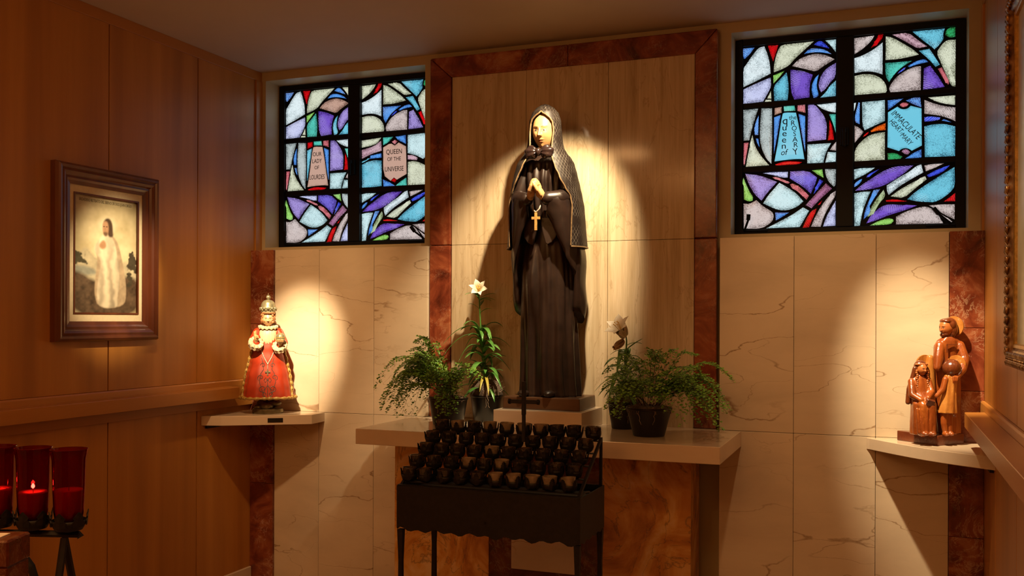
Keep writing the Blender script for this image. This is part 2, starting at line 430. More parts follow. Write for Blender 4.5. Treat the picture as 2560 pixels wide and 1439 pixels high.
for k in 'tc': glass_mat(k,GLASS_COL[k],'_clear',.75,1.0)
plain('glass_paint',(.004,.004,.006),.6,var=.1)

def pane(poly,mat,parent):
    P=[Vector((x/1000,z/1000)) for x,z in poly]
    ar=sum(a.x*b_.y-b_.x*a.y for a,b_ in zip(P,P[1:]+P[:1]))
    if ar<0: P.reverse()
    # soften the outline once (corner cutting) but keep sharp corners
    Q=[]; n=len(P)
    for i in range(n):
        a,b_,c=P[i-1],P[i],P[(i+1)%n]; d1=(b_-a).normalized(); d2=(c-b_).normalized()
        if d1.dot(d2)>.55:
            Q += [b_.lerp(a,.22), b_.lerp(c,.22)]
        else: Q.append(b_)
    P=Q; n=len(P); cen=sum(P,Vector((0,0)))/n
    ins=[]
    size=min(max(p.x for p in P)-min(p.x for p in P), max(p.y for p in P)-min(p.y for p in P))
    d=min(.024,size*.30)
    for i in range(n):
        a,b_,c=P[i-1],P[i],P[(i+1)%n]
        n1=Vector((-(b_-a).y,(b_-a).x)).normalized(); n2=Vector((-(c-b_).y,(c-b_).x)).normalized()
        m=(n1+n2); m=m.normalized() if m.length>1e-4 else n1
        q=b_+m*d/max(.5,m.dot(n1)); ins.append(b_.lerp(q,1.0) if (q-cen).length<(b_-cen).length*1.02 else b_.lerp(cen,.35))
    y0,y1=.1600,.1635
    vs=[(p.x,y0,p.y) for p in P]+[(p.x,y0-.0006,p.y) for p in ins]+[(p.x,y1,p.y) for p in P]
    fs=[(i,(i+1)%n,n+(i+1)%n,n+i) for i in range(n)]+[tuple(range(n,2*n))]+[(i,2*n+i,2*n+(i+1)%n,(i+1)%n) for i in range(n)]
    me=bpy.data.meshes.new('glass_pane'); me.from_pydata(vs,[],fs)
    at=me.attributes.new('edge','FLOAT','POINT'); at.data.foreach_set('value',[0.0]*n+[1.0]*n+[0.0]*n); me.update()
    return link_mesh('glass_pane',me,MAT['glass_'+mat],parent)

GLASS='''Ab 37,990 96,990 75,961 46,935 38,941
Aw 39,885 55,905 86,950 117,986 147,991 165,945 176,894 179,846 107,813 40,787
Ar 165,993 217,991 206,951 192,908 176,954
Ay 196,851 196,886 206,933 219,968 234,990 302,991 394,992 359,962 302,913 272,879 234,862
AB 396,975 416,991 436,989 455,970 472,948 426,964
Ab 348,932 374,957 416,955 455,941 482,919 436,932 389,937
Ah 452,991 504,991 503,927 477,963
Ak 288,875 317,904 359,921 406,928 455,916 497,891 480,881 441,859 407,835 360,851
Av 280,857 340,845 391,821 378,782 375,746 375,706 299,700 286,730 280,782
Ab 420,819 412,784 411,750 421,715 411,703 395,701 385,737 387,770 402,803
Al 504,871 503,801 476,773 451,739 432,727 422,747 419,773 434,818 461,849
At 504,780 504,702 429,700 456,726 476,758
AG 193,834 249,853 227,826 194,792
At 194,777 227,810 260,844 269,796 271,749 265,699 199,701
Aq 40,774 112,802 179,825 183,780 166,745 141,702 40,697
Ay 181,754 184,714 162,716
Ay 155,710 184,708 184,699 150,700
Bg 40,665 116,666 100,616 85,564 71,503 42,503
Bb 119,630 117,528 100,529 96,563 105,600
Bb 105,510 118,509 124,463 111,486
Bg 133,666 187,663 189,520 185,372 160,399 139,444 126,498 126,577
Bc 201,663 236,666 236,637 200,626
BT 246,668 300,668 306,641 248,643
BR 315,668 353,669 355,627 316,639
Bb 198,614 231,625 218,539 198,425
Bb 321,624 354,610 355,424 338,510
Bt 239,629 253,636 308,631 323,563 351,387 316,391 254,389 201,384 218,479
Br 204,368 241,379 279,381 339,373 324,363 266,362 208,362
Bl 368,666 402,666 427,633 449,601 462,559 457,482 366,477
Bw 412,664 505,667 504,617 476,623 437,641
BT 471,611 504,609 504,512 493,556
Br 474,581 489,541 496,479 466,477 472,527
Bh 366,462 482,462 462,427 450,392 445,364 365,365
Bk 507,468 506,422 477,428 491,451
Bh 466,417 506,414 505,366 454,364
BR 43,490 68,491 57,423 45,371 41,384
By 87,530 100,473 126,424 173,366 54,364 64,423
Cl 51,327 127,315 214,276 173,232 135,182 101,215 70,269
Cq 142,325 178,329 269,326 268,296 241,297 191,314
CV 280,327 369,327 414,289 404,253 383,207 342,248 279,290
CG 389,327 439,330 446,286 418,303
Cg 453,330 506,327 505,248 497,238 470,265 455,302
CB 426,280 444,269 419,232 397,204 409,240
CR 191,301 209,303 254,284 279,269 269,263 229,282
CR 279,259 294,265 334,241 374,197 362,177 325,215
Cm 458,258 487,228 429,177 387,132 358,149 404,201
CG 42,307 52,280 73,232 92,204 89,184 71,179 45,191
Ch 226,271 267,246 312,211 347,169 317,143 270,126 224,128 184,145 144,167 168,206
Ck 43,170 73,166 109,185 145,150 189,122 200,100 189,67 136,34 45,37
Cb 205,117 245,114 275,114 242,93 209,75
Ch 160,35 230,70 292,102 345,138 375,120 352,77 329,37
Cr 412,129 402,98 387,65 375,34 343,32 362,79 387,119
Cr 439,170 429,149 417,147
Ck 506,217 502,187 478,147 451,96 432,35 385,37 404,85 439,148 478,198
Cq 505,166 505,38 444,36 459,83 485,131
Dk 592,988 687,991 677,972 652,945 619,921 594,908
Dr 707,993 730,994 723,970 702,948 672,931 689,957
Dw 727,953 727,792 687,809 645,816 594,811 593,886 632,896 682,920
Dy 594,795 632,802 682,796 717,776 740,747 749,712 742,699 595,698
Dy 741,981 771,974 818,941 867,905 894,876 855,869 794,862 741,864
Dp 773,987 847,990 891,947 932,913 889,907 854,932 806,966
Dt 866,992 927,993 1012,992 1004,962 1008,943 987,914 966,895 946,915 903,954
DE 1060,993 1059,948 1037,944 1015,960 1018,984 1037,995
Dy 1061,932 1060,703 1042,708 1019,765 995,827 975,878 999,915 1023,935
Dt 896,894 943,899 966,861 990,817 971,808 939,850
DT 739,848 806,847 862,847 826,827 794,801 772,774 757,751 742,779
Db 845,823 879,843 920,852 938,835 891,829 852,817
DB 796,789 813,807 835,817 828,806
Dk 761,732 789,772 831,800 874,817 905,817 904,699 765,697 758,714
Dv 918,805 947,816 966,785 988,752 1012,706 966,702 915,701
DR 982,797 999,803 1019,762 1033,722 1028,715 1004,750
Ew 592,658 602,660 597,631 592,618
Eb 613,660 620,659 619,549 598,561 596,591
Eh 630,660 738,662 739,557 703,543 671,529 643,517 632,543
Ek 595,544 616,533 638,509 621,485 596,457
Eo 672,513 696,530 742,546 742,511 708,511 673,505
Er 663,508 658,495 636,484 643,496
Ey 596,422 628,463 666,490 703,499 739,501 739,362 596,360
Eb 751,659 824,663 790,638 753,611
Eb 836,652 868,664 902,662 907,613 875,628
ER 808,635 821,643 836,642 849,634 841,623 824,619 810,627
Et 753,599 797,624 812,612 829,608 846,612 858,624 908,607 910,423 864,400 851,411 832,416 815,411 805,402 751,424
Em 816,399 827,409 842,409 856,395 847,383 832,385
EE 751,394 788,394 822,372 803,357 754,359
Eb 908,405 909,364 833,361 869,387
Ey 938,659 1060,660 1059,613 1024,619 976,635
Ek 921,648 964,627 1012,610 1061,600 1061,533 1036,548 988,567 921,580
EB 921,562 948,565 993,556 991,546 953,540 921,541
Eb 1000,540 1010,547 1043,529
Et 921,517 965,525 1012,523 1061,507 1060,361 924,365
Fh 594,321 629,326 692,324 659,300 621,281 595,270
FB 713,316 684,294 652,277 659,290 684,304
Fb 632,271 629,259 612,241 595,231 595,247 611,262
Fv 599,213 629,240 679,272 724,302 783,326 871,326 832,291 783,259 744,237 704,223 647,214
Fw 886,323 908,329 917,289 869,263 808,226 757,184 749,208 748,232 808,271 852,295
Fy 926,270 932,254 881,212 828,165 767,177 808,208 869,242
Fk 922,323 953,328 1011,329 968,308 929,294
FB 1037,318 1013,292 977,273 941,264 934,275 977,299
Ft 1058,308 1061,214 1037,182 1002,155 968,139 930,142 891,146 844,159 881,194 942,236 1001,274
Fh 595,199 634,206 672,205 655,164 637,116 622,35 596,33
Fb 687,212 717,215 690,171 660,118 640,65 645,105 667,163
Fs 734,211 743,179 710,138 657,76 667,107 695,160
Fr 744,158 784,162 843,149 808,148 747,151
Fr 1064,183 1064,140 1011,141 1040,163
Fv 653,45 675,86 722,127 759,138 821,131 889,126 833,104 759,83 698,58
FG 670,34 710,55 755,68 777,63 782,53 765,35
Fk 792,73 833,96 894,116 930,120 964,104 988,72 1008,34 792,35
Fk 944,124 1002,127 1060,125 1059,51 1014,76 978,103
Fk 983,90 1014,68 1049,41 1042,35 1026,36
Gy 593,652 727,662 697,626 644,614 593,609
Gp 593,594 679,612 727,643 730,582 662,567 594,540
Gb 653,556 728,566 730,540 649,537
Gt 594,523 649,540 636,530 594,513
Gt 594,503 636,520 689,527 730,520 731,367 595,354
GT 740,661 809,661 775,629 742,615
Gb 826,660 895,666 897,613 844,639
GR 801,631 822,642 839,632 822,614
Gc 742,600 792,624 822,607 848,624 897,598 902,431 836,400 815,414 793,395 743,432
Gr 797,395 815,409 834,400 823,383
Gb 741,405 793,383 823,363 746,359
GT 900,408 903,359 828,363 862,388
Gh 910,665 1046,670 1047,536 1013,516 963,541 910,556
Gp 910,544 946,542 976,525 971,510 911,518
Gy 911,503 963,507 1047,469 1047,357 911,359'''
PIECES=[]
for ln in GLASS.strip().splitlines():
    h,*pp=ln.split(); PIECES.append((h[0],h[1],[tuple(map(int,p.split(','))) for p in pp]))

def window(name, x0, z0, rows, over, letters):
    wn=empty(name,(x0,0,z0)); wn['kind']='structure'
    W,H=1.106,1.028
    fr=MB(); fr.box(.0,.038,.140,.185,0,H); fr.box(W-.044,W,.140,.185,0,H); fr.box(.038,W-.044,.140,.185,0,.030); fr.box(.038,W-.044,.140,.185,.996,H)
    fr.build('frame',MAT['black_frame'],wn,bevel=.002)
    MB().box(.508,.591,.134,.185,.030,.996).build('mullion',MAT['black_frame'],wn,bevel=.003)
    for a,b_ in ((.038,.508),(.591,W-.044)):
        for z_ in ((.331,.361),(.669,.697)):
            MB().box(a,b_,.152,.172,z_[0],z_[1]).build('glazing_bar',MAT['black_frame'],wn,bevel=.002)
        MB().box(a,b_,.1632,.170,.030,.996).build('lead_came',MAT['lead'],wn)
    cnt={}
    for r_,c,poly in PIECES:
        if r_ not in rows: continue
        i=cnt.get(r_,0); cnt[r_]=i+1
        o=pane(poly,over.get(r_+str(i),c)+('_clear' if r_+str(i) in letters else ''),wn)
        if r_+str(i) in letters:
            ms=[]
            for body,cx,cz,size,ang,sh,sx in letters[r_+str(i)]:
                M=Matrix.Translation((cx/1000,.1588,cz/1000))@Matrix.Rotation(R(90),4,'X')@Matrix.Rotation(R(ang),4,'Z')
                ms.append(text_obj('t',body,size/1000,None,None,M,shear=sh,sx=sx))
            join_meshes('lettering',ms,MAT['glass_paint'],o)
    # casement latch and two stays
    MB().box(.528,.566,.112,.134,.44,.53).box(.538,.556,.085,.112,.505,.525).box(.540,.554,.083,.095,.43,.515).build('latch',MAT['black_frame'],wn,bevel=.002)
    MB().tube([(.05,.135,.02),(.075,.10,.075)],.006,6).tube([(.075,.10,.075),(.078,.095,.105)],.011,6).tube([(.05,.135,.022),(.17,.135,.022)],.005,6).build('window_stay',MAT['black_frame'],wn)
    MB().tube([(1.04,.135,.03),(.985,.11,.075)],.006,6).tube([(.985,.11,.075),(.962,.105,.105)],.011,6).tube([(.93,.135,.022),(1.06,.135,.022)],.005,6).build('window_stay',MAT['black_frame'],wn)
    return wn
rose=[('q',254,592,58,0,0,1.0),('u',251,556,46,0,0,1.15),('e',251,526,46,0,0,1.15),('e',249,493,46,0,0,1.15),('n',248,461,46,0,0,1.15),('of',247,427,44,0,.2,.9),
      ('the',292,606,32,0,0,.9),('R',293,577,37,0,0,1.05),('O',300,549,36,0,0,.95),('S',302,520,36,0,0,.95),('A',304,491,37,0,0,1.1),('R',307,463,37,0,0,1.05),('Y',309,427,48,0,-.2,.9)]
imm=[('IMMACULATE',836,530,42,-48,.1,.72),('HEART',790,527,36,-50,.1,.72),('OF',818,487,15,-50,0,.9),('MARY',838,459,36,-50,.1,.72)]
lour=[('OUR',272,586,36,0,0,.85),('LADY',270,543,37,0,.1,.75),('OF',270,502,32,0,0,.85),('LOURDES',271,442,42,0,.1,.62)]
univ=[('QUEEN',818,569,42,0,0,.80),('OF THE',818,525,34,0,0,.82),('UNIVERSE',819,464,42,0,0,.70)]
window('window_1',WLX[0],2.072,'ABCDGF',{'A6':'y','A7':'c','A4':'b','A13':'T','A11':'t','B4':'r','B9':'c','B7':'t','D0':'y','D5':'y','D10':'b','D14':'l','D15':'r','A9':'t','C2':'V'},{'B9':lour,'G8':univ})
window('window_2',WRX[0],2.072,'ABCDEF',{},{'B9':rose,'E10':imm})

# ------------------------------------------------------------------ altar, shelves, statue block
ZL=1.067
alt=tag(empty('side_altar',(2.0,-.2,0)),'cream marble altar ledge on a yellow and red marble support under the tall statue','altar')
def ab(x0,x1,y0,y1,z0,z1,name,mat,bev=.002,parent=None):
    p=parent or alt
    return MB().box(x0-2.0,x1-2.0,y0+.2,y1+.2,z0,z1).build(name,MAT[mat],p,bevel=bev)
YTb=YT-.001
slab_=MB().prism([(1.129,-.755),(2.964,-.755),(2.964,YTb),(2.836,YTb),(2.836,-.0565),(1.200,-.0565),(1.200,YTb),(1.129,YTb)],
    lambda u,v:(u-2.0,v+.2,.988),lambda u,v:(u-2.0,v+.2,ZL-.001)).build('ledge',MAT['ledge_marble'],alt,bevel=.003,seg=2)
ab(1.150,2.754,-.340,YTb,0,.9875,'support_core','yellow_marble')
ab(1.142,1.700,-.358,-.3405,0,.9872,'front_panel','yellow_marble')
ab(2.302,2.762,-.358,-.3405,0,.9872,'front_panel','yellow_marble')
red_=ab(1.702,2.300,-.356,-.3405,0,.9872,'front_panel','dark_red_marble'); red_['label']='dark red marble centre panel with white veins'
pq=ab(1.831,2.182,-.368,-.3565,.331,.600,'inlay_plaque','plaque_marble',.001); pq['label']='pale veined marble plaque on the red panel'

blk=tag(MB().box(-.238,.238,-.19,.182,0,.092).build('pedestal_block',MAT['ledge_marble'],None,bevel=.003,seg=2,loc=(1.993,-.245,ZL)),
   'low cream marble block on the altar ledge carrying the dark wooden plinth','pedestal')

def shelf(name,poly,loc,label,th=.055):
    s=tag(empty(name,loc),label,'shelf')
    MB().prism(poly,lambda u,v:(u,v,-th),lambda u,v:(u,v,0)).build('slab',MAT['ledge_marble'],s,bevel=.0025,seg=2)
    return s
sl=shelf('corner_shelf',[(.0005,-.5545),(.115,-.523),(.537,-.244),(.523,YTb),(.1665,YTb),(.1665,-.1035),(.0205,-.1035),(.0205,-.3),(.0005,-.3)],(0,0,1.0667),
   'cream marble corner shelf with a small dark nameplate, under the crowned figure')
d=(Vector((.537,-.244))-Vector((.115,-.523))).normalized(); nrm=Vector((d.y,-d.x)); c0=Vector((.115,-.523))+d*.300
M=Matrix(((d.x,nrm.x,0,c0.x),(d.y,nrm.y,0,c0.y),(0,0,1,-.028),(0,0,0,1)))
MB().box(-.043,.043,.0002,.003,-.0125,.0125,M).build('nameplate',MAT['brass_plate'],sl,bevel=.0005)['label']='small black nameplate'
MB().box(.001,.016,-.52,-.30,-.075,-.0552).build('bracket',MAT['iron'],sl)
pts=[(3.556,YTb)]
for k in range(9):
    t=k/8; pts.append((3.57+.475*t, YTb-.012-.475*t-.055*math.sin(t*math.pi)))
pts+= [(4.0655,-.585),(4.0655,-.3),(4.0455,-.3),(4.0455,-.1035),(3.9165,-.1035),(3.9165,YTb)]
sr=shelf('corner_shelf',pts,(0,0,1.0605),'cream marble corner shelf with a curved front, under the carved family group')
MB().box(4.050,4.065,-.52,-.31,-.075,-.0552).build('bracket',MAT['iron'],sr)

# ------------------------------------------------------------------ votive candle rack
RX0,RX1,RYF,RYB=1.711,2.522,-1.40,-1.05
rack=tag(empty('candle_rack',((RX0+RX1)/2,(RYF+RYB)/2,0)),'black wrought iron votive rack with five tiers of leafy cups and a cross','candle rack')
ox,oy=(RX0+RX1)/2,(RYF+RYB)/2
hw,hd=(RX1-RX0)/2,(RYB-RYF)/2
# front panel with hammered scalloped lower edge
n=48; top=[(-hw+2*hw*i/n,.918) for i in range(n+1)]
bot=[(-hw+2*hw*i/n,.735+.006*math.sin(i*1.35)+.004*math.sin(i*.62+1)) for i in range(n,-1,-1)]
MB().prism(top+bot,lambda u,v:(u,-hd,v),lambda u,v:(u,-hd+.004,v)).build('front_panel',MAT['iron'],rack)
for s in (-1,1):
    x0,x1=sorted((s*hw,s*(hw-.004)))
    b=MB(); m=20
    tp=[(-hd+.0045+(2*hd-.009)*i/m,.918) for i in range(m+1)]; bt=[(-hd+.0045+(2*hd-.009)*i/m,.735+.005*math.sin(i*1.4)) for i in range(m,-1,-1)]
    b.prism(tp+bt,lambda u,v:(x0,u,v),lambda u,v:(x1,u,v)).build('side_panel',MAT['iron'],rack)
MB().tube([(.0015,-hd-.0006,.791),(.0015,-hd+.0005,.791)],.006,12).build('keyhole',MAT['lead'],rack)
MB().box(-hw,hw,hd-.004,hd,.74,.918).build('back_panel',MAT['iron'],rack)
MB().box(-hw+.005,hw-.005,-hd+.005,hd-.005,.885,.890).build('drip_tray',MAT['iron'],rack)
MB().box(-hw,hw,-hd+.0045,-hd+.030,.9185,.9225).build('front_ledge',MAT['iron'],rack)
for sx in (-1,1):
    for sy in (-1,1):
        cx,cy=sx*(hw-.014),sy*(hd-.014)
        prof=[(.0105,0),(.0085,.10),(.0105,.22),(.014,.33),(.0095,.45),(.0085,.60),(.0125,.733)]
        MB().loft([[(cx+a*r,cy+b_*r,z) for a,b_ in ((-1,-1),(1,-1),(1,1),(-1,1))] for r,z in prof]).build('leg',MAT['iron'],rack)
MB().tube([(.095,.02,1.105),(.095,.02,1.33)],.009,4).build('cross_post',MAT['iron'],rack)
cz=B_=1.275
MB().box(.087,.103,.012,.028,1.22,1.36).box(.035,.155,.013,.027,cz-.008,cz+.008).tube([(.035,.02,cz),(.025,.02,cz)],.012,6).tube([(.155,.02,cz),(.165,.02,cz)],.012,6).build('cross',MAT['iron'],rack,bevel=.001)
# side frames: two uprights and a sloping rail
for s in (-1,1):
    x=s*(hw-.012)
    MB().tube([(x,-hd+.02,.918),(x,hd-.012,1.118)],.008,4).build('sloping_rail',MAT['iron'],rack)
    MB().tube([(x,hd-.012,.918),(x,hd-.012,1.122)],.008,4).build('upright',MAT['iron'],rack)
    MB().tube([(x,-hd+.03,.918),(x,-hd+.10,.926),(x,-hd+.16,.918)],.006,6).build('foot_scroll',MAT['iron'],rack)
# tiers
rows_=[]
for k in range(5):
    t=k/4; y=-1.35+t*.30; zr=.992+t*.174
    zb=zr-.060
    MB().box(-hw+.014,hw-.014,y-oy-.014,y-oy+.014,zb-.004,zb).build('tier_bar',MAT['iron'],rack,bevel=.0008)
    rows_.append((y,zr,zb))
# leaf cup: an iron bowl with four curling leaves
bowl=MB().lathe([(.012,0),(.022,.003),(.0305,.012),(.0340,.022),(.0345,.030),(.0325,.030),(.0315,.022),(.027,.012),(.018,.006),(.004,.0045)],18,cap=True)
bm_=bowl.build('cup_holder',MAT['iron_leaf'],rack,smooth=True); bowl_me=bm_.data; bpy.data.objects.remove(bm_)
def leaf_mesh():
    V=[];F=[]; L=[(0,.006),(.10,.011),(.22,.0145),(.33,.0095),(.42,.0150),(.55,.0115),(.66,.0125),(.78,.0075),(.86,.0085),(.95,.004),(1,.0008)]
    for t,hw_ in L:
        z=.006+t*.050; r=.0290+.0075*min(1,t*2.2)+.004*max(0,t-.7)**1.2*3
        for q in (-1,0,1):
            a=q*hw_/r
            V.append((r*math.sin(a)*1.0,-r*math.cos(a)-(.0018 if q==0 else 0),z))
    for k in range(len(L)-1):
        for j in range(2): F.append((k*3+j,k*3+j+1,k*3+j+4,k*3+j+3))
    n=len(V); V+= [(x*.93,y*.93,z) for x,y,z in V]; F+=[tuple(n+i for i in reversed(f)) for f in F]
    me=bpy.data.meshes.new('leaf'); me.from_pydata(V,[],F); me.materials.append(MAT['iron_leaf']); me.update(); return me
leaf_me=leaf_mesh()
t=NT('smoky_glass'); t.setp(Base_Color=(.10,.075,.05,1),Roughness=.08); t.p.inputs['Coat Weight'].default_value=.6
t.col(t.ramp(t.noise(t.coord(),40,3),[(.3,(.014,.010,.007)),(.7,(.05,.036,.025))]))
t=NT('clear_votive'); t.setp(Base_Color=(.34,.26,.17,1),Roughness=.12); t.p.inputs['Coat Weight'].default_value=.5
t.col(t.ramp(t.noise(t.coord(),40,3),[(.3,(.14,.10,.065)),(.7,(.30,.23,.15))]))
gl=MB().lathe([(.017,.0),(.021,.003),(.0285,.022),(.0312,.050),(.0317,.0535),(.0300,.0535),(.027,.022),(.019,.007),(.006,.005)],20)
go=gl.build('votive_glass',MAT['smoky_glass'],None,smooth=True,sharp=50); gme=go.data; bpy.data.objects.remove(go)
gme2=gme.copy(); gme2.materials.clear(); gme2.materials.append(MAT['clear_votive'])
tier=['lowest front','second','middle','fourth','topmost rear']
cr=random.Random(3)
for k,(y,zr,zb) in enumerate(rows_):
    for i in range(10):
        x=1.748+i*.0790+cr.uniform(-.004,.004)+(.010 if k==4 else 0)
        h=link_mesh('cup_holder',bowl_me,None,rack); h.location=(x-ox,y-oy,zb+.0005); a0=cr.uniform(0,6.28)
        h.rotation_euler=(0,0,a0)
        for q in range(4):
            lf=link_mesh('leaf',leaf_me,None,h); lf.rotation_euler=(0,0,q*math.pi/2)
        clear=(k==0 and i>=5) or (k==4 and i in (1,3,4,6)) or cr.random()<.12
        g=link_mesh('votive_glass',gme2 if clear else gme,None,None)
        g.location=(x,y,zb+.0062); g.rotation_euler=(cr.uniform(-.05,.05),cr.uniform(-.07,.07),cr.uniform(0,6))
        tag(g,('pale stained' if clear else 'dark smoky')+' glass votive cup in the %s tier of the black rack'%tier[k],'votive cup','votive cups on the candle rack')

# ------------------------------------------------------------------ tall statue of a praying nun
plain('robe_paint',(.017,.009,.0065),.36,var=.4,scale=14,Coat_Weight=.1)
t=NT('veil_paint'); t.setp(Roughness=.5,Specular_IOR_Level=.3); uvn=t.new('ShaderNodeUVMap'); sp=t.new('ShaderNodeSeparateXYZ'); t.l.new(uvn.outputs[0],sp.inputs[0])
def lines(expr,w):
    fr=t.math('FRACT',t.math('DIVIDE',expr,.0185)); return t.math('LESS_THAN',fr,w)
su=t.math('ADD',sp.outputs[0],t.math('MULTIPLY',sp.outputs[1],.62)); df=t.math('SUBTRACT',sp.outputs[0],t.math('MULTIPLY',sp.outputs[1],.62))
ln=t.math('MAXIMUM',lines(su,.062),lines(df,.062))
wear=t.math('MULTIPLY',t.math('SUBTRACT',t.noise(t.coord(),18,3),.36),5,clamp=True)
t.col(t.mix(t.math('MULTIPLY',t.math('MULTIPLY',ln,wear),.60),(.014,.009,.007),(.26,.23,.19)))
plain('gilt_trim',(.20,.125,.06),.45,.3,var=.3,scale=60)
plain('bow_paint',(.020,.011,.010),.22,var=.3,scale=30,Coat_Weight=.6)
plain('collar_paint',(.34,.29,.24),.5,var=.15)
plain('gold_cross',(.50,.29,.09),.38,.25,var=.2,scale=80)
plain('skin_paint',(.50,.29,.12),.38,var=.08,scale=25)
plain('pale_skin',(.74,.58,.38),.4,var=.08,scale=25)
def painted(name,rough=.4):
    t=NT(name); t.setp(Roughness=rough); a=t.new('ShaderNodeAttribute'); a.attribute_name='paint'; t.l.new(a.outputs['Color'],t.p.inputs['Base Color']); return t.m
painted('face_paint',.36)

def head(name,c,r,parent,mat,skin,lip,eye,brow,M=None,nose=1.0,n=150,m=110,cheek=0.0):
    """a head with brow, eyes, nose, mouth and chin pushed out of an egg, painted per vertex; front is -y"""
    V=[];F=[];C=[]
    g=lambda a,w: math.exp(-(a/w)**2)
    for k in range(m+1):
        ph=math.pi*k/m
        for i in range(n):
            a=2*math.pi*i/n; a=a-.42*math.sin(a)          # more columns on the face
            X=math.sin(ph)*math.sin(a); Y=-math.sin(ph)*math.cos(a); Z=-math.cos(ph)
            jaw=1-.26*max(0,-Z-.1)**1.3
            x=X*jaw*(1+cheek*g(Z+.3,.35)); z=Z; y=Y*(1-.10*max(0,-Z-.3))
            f=max(0,-Y)**.5; d=0
            aX=abs(X)
            fz=0
            if Z<.24: fz=min(1,(.24-Z)/.42)
            if Z<-.20: fz*=max(0,1-(-.20-Z)/.08)
            d+=.30*nose*g(X,.085+.05*g(Z+.17,.09))*fz
            d+=.09*nose*g(aX-.13,.06)*g(Z+.19,.06)
            d-=.10*g(aX-.36,.19)*g(Z-.10,.12)
            d+=.065*g(aX-.36,.13)*g(Z-.075,.065)
            d+=.05*g(aX-.33,.28)*g(Z-.25,.07)
            d+=.075*g(X,.24)*g(Z+.42,.045)+.075*g(X,.20)*g(Z+.52,.05)-.05*g(X,.26)*g(Z+.465,.022)
            d+=.10*g(X,.22)*g(Z+.80,.14)
            d+=.04*g(aX-.48,.2)*g(Z+.2,.22)
            y-=d*f
            V.append((c[0]+x*r[0],c[1]+y*r[1],c[2]+z*r[2]))
            col=Vector(skin)
            if Y<-.1:
                cl=Vector(lip); w=min(1,1.2*(g(X,.20)*(g(Z+.43,.045)+g(Z+.51,.045)))); col=col.lerp(cl,w*.8)
                col=col.lerp(Vector(skin).lerp(cl,.35),.5*g(aX-.5,.2)*g(Z+.22,.2))
                ez=.065-.10*(aX-.36)
                if (aX-.36)**2/.155**2+(Z-ez)**2/.040**2<1: col=Vector(skin).lerp(Vector((.55,.50,.44)),.75)
                if (aX-.35)**2/.075**2+(Z-ez)**2/.042**2<1: col=Vector(eye)
                lz=ez+.046-1.3*(aX-.36)**2
                if abs(Z-lz)<.017 and .17<aX<.56: col=Vector(eye)*1.2
                if abs(Z-(ez-.042+1.0*(aX-.36)**2))<.009 and .2<aX<.52: col=col.lerp(Vector(brow),.6)
                bz=.225+.055*g(aX-.40,.22)
                col=col.lerp(Vector(brow),min(1,1.3*g(Z-bz,.018))*max(0,min(1,(aX-.10)/.08))*max(0,min(1,(.66-aX)/.1)))
                col=col.lerp(Vector(brow),.30*g(aX-.15,.05)*g(Z-.08,.12))
                if abs(Z+.465)<.012 and aX<.2: col=Vector(lip)*.4
            C+= [col.x,col.y,col.z,1]
    for k in range(m):
        for i in range(n):
            j=(i+1)%n; F.append((k*n+i,k*n+j,(k+1)*n+j,(k+1)*n+i))
    if M is not None: V=[tuple(M@Vector(p)) for p in V]
    me=bpy.data.meshes.new(name); me.from_pydata(V,[],F)
    at=me.attributes.new('paint','FLOAT_COLOR','POINT'); at.data.foreach_set('color',C)
    me.polygons.foreach_set('use_smooth',[True]*len(me.polygons)); me.update()
    return link_mesh(name,me,mat,parent)

nun=tag(empty('nun_statue',(1.992,-.226,1.1595)),'tall dark painted wooden statue of a praying nun with veil, bow and gold cross','statue')
MB().prism([(-.212,-.142),(.208,-.142),(.208,.148),(-.212,.148)],lambda u,v:(u,v,0),lambda u,v:(u*.985,v*.98,.064)).build('plinth',MAT['plinth_wood'],nun,bevel=.005,seg=2)
lean=lambda z: -.075*max(0,min(1,(z-.1)/1.3))     # the figure leans forward going up
# robe: skirt and bodice as one pleated surface
A=[(.064,.160),(.20,.155),(.35,.151),(.55,.146),(.75,.140),(.90,.128),(.98,.112),(1.06,.118),(1.15,.132),(1.23,.140),(1.275,.132),(1.305,.095),(1.33,.050),(1.36,.036)]
Bd=[(.064,.118),(.35,.110),(.60,.106),(.80,.100),(.95,.086),(1.08,.092),(1.18,.098),(1.27,.080),(1.31,.055),(1.36,.034)]
rings=[]; NA=220
def pl(a,ph,k): s=math.sin(k*a+ph); return math.copysign(abs(s)**.7,s)
for i in range(120):
    z=.064+(1.36-.064)*i/119; a0,b0=interp(A,z),interp(Bd,z); ring=[]
    sk=max(0,min(1,(.95-z)/.25)); low=max(0,min(1,(.9-z)/.8))
    bod=max(0,min(1,(z-.97)/.08))*max(0,min(1,(1.29-z)/.05))
    for k in range(NA):
        a=2*math.pi*k/NA
        q=1+sk*(.020+.045*low)*pl(a+.10*math.sin(2.2*z*3),.4,11)+sk*.016*math.sin(23*a+3*z)
        q+=bod*.060*pl(a,.2,20)*max(0,math.cos(a))**2
        x=a0*math.sin(a)*q; y=-b0*math.cos(a)*q+lean(z)
        if math.cos(a)>0:
            y-=.030*math.exp(-((x+.072)/.045)**2-((z-.66)/.16)**2)*sk      # forward knee
            y+=.018*math.exp(-((x+.055)/.03)**2-((z-.36)/.20)**2)
            # foot-length hem wave
        zz=z if z>.066 else z+(.010 if math.cos(a)>.6 and abs(x-.03)<.035 else 0)+(.012 if math.cos(a)>.5 and abs(x+.11)<.03 else 0)
        ring.append((x,y,zz))
    rings.append(ring)
MB().loft(rings).build('robe',MAT['robe_paint'],nun,smooth=True)
for x in (-.105,.035): MB().ell((x,-.118,.082),(.030,.045,.018),14,8).build('shoe',MAT['robe_paint'],nun,smooth=True)
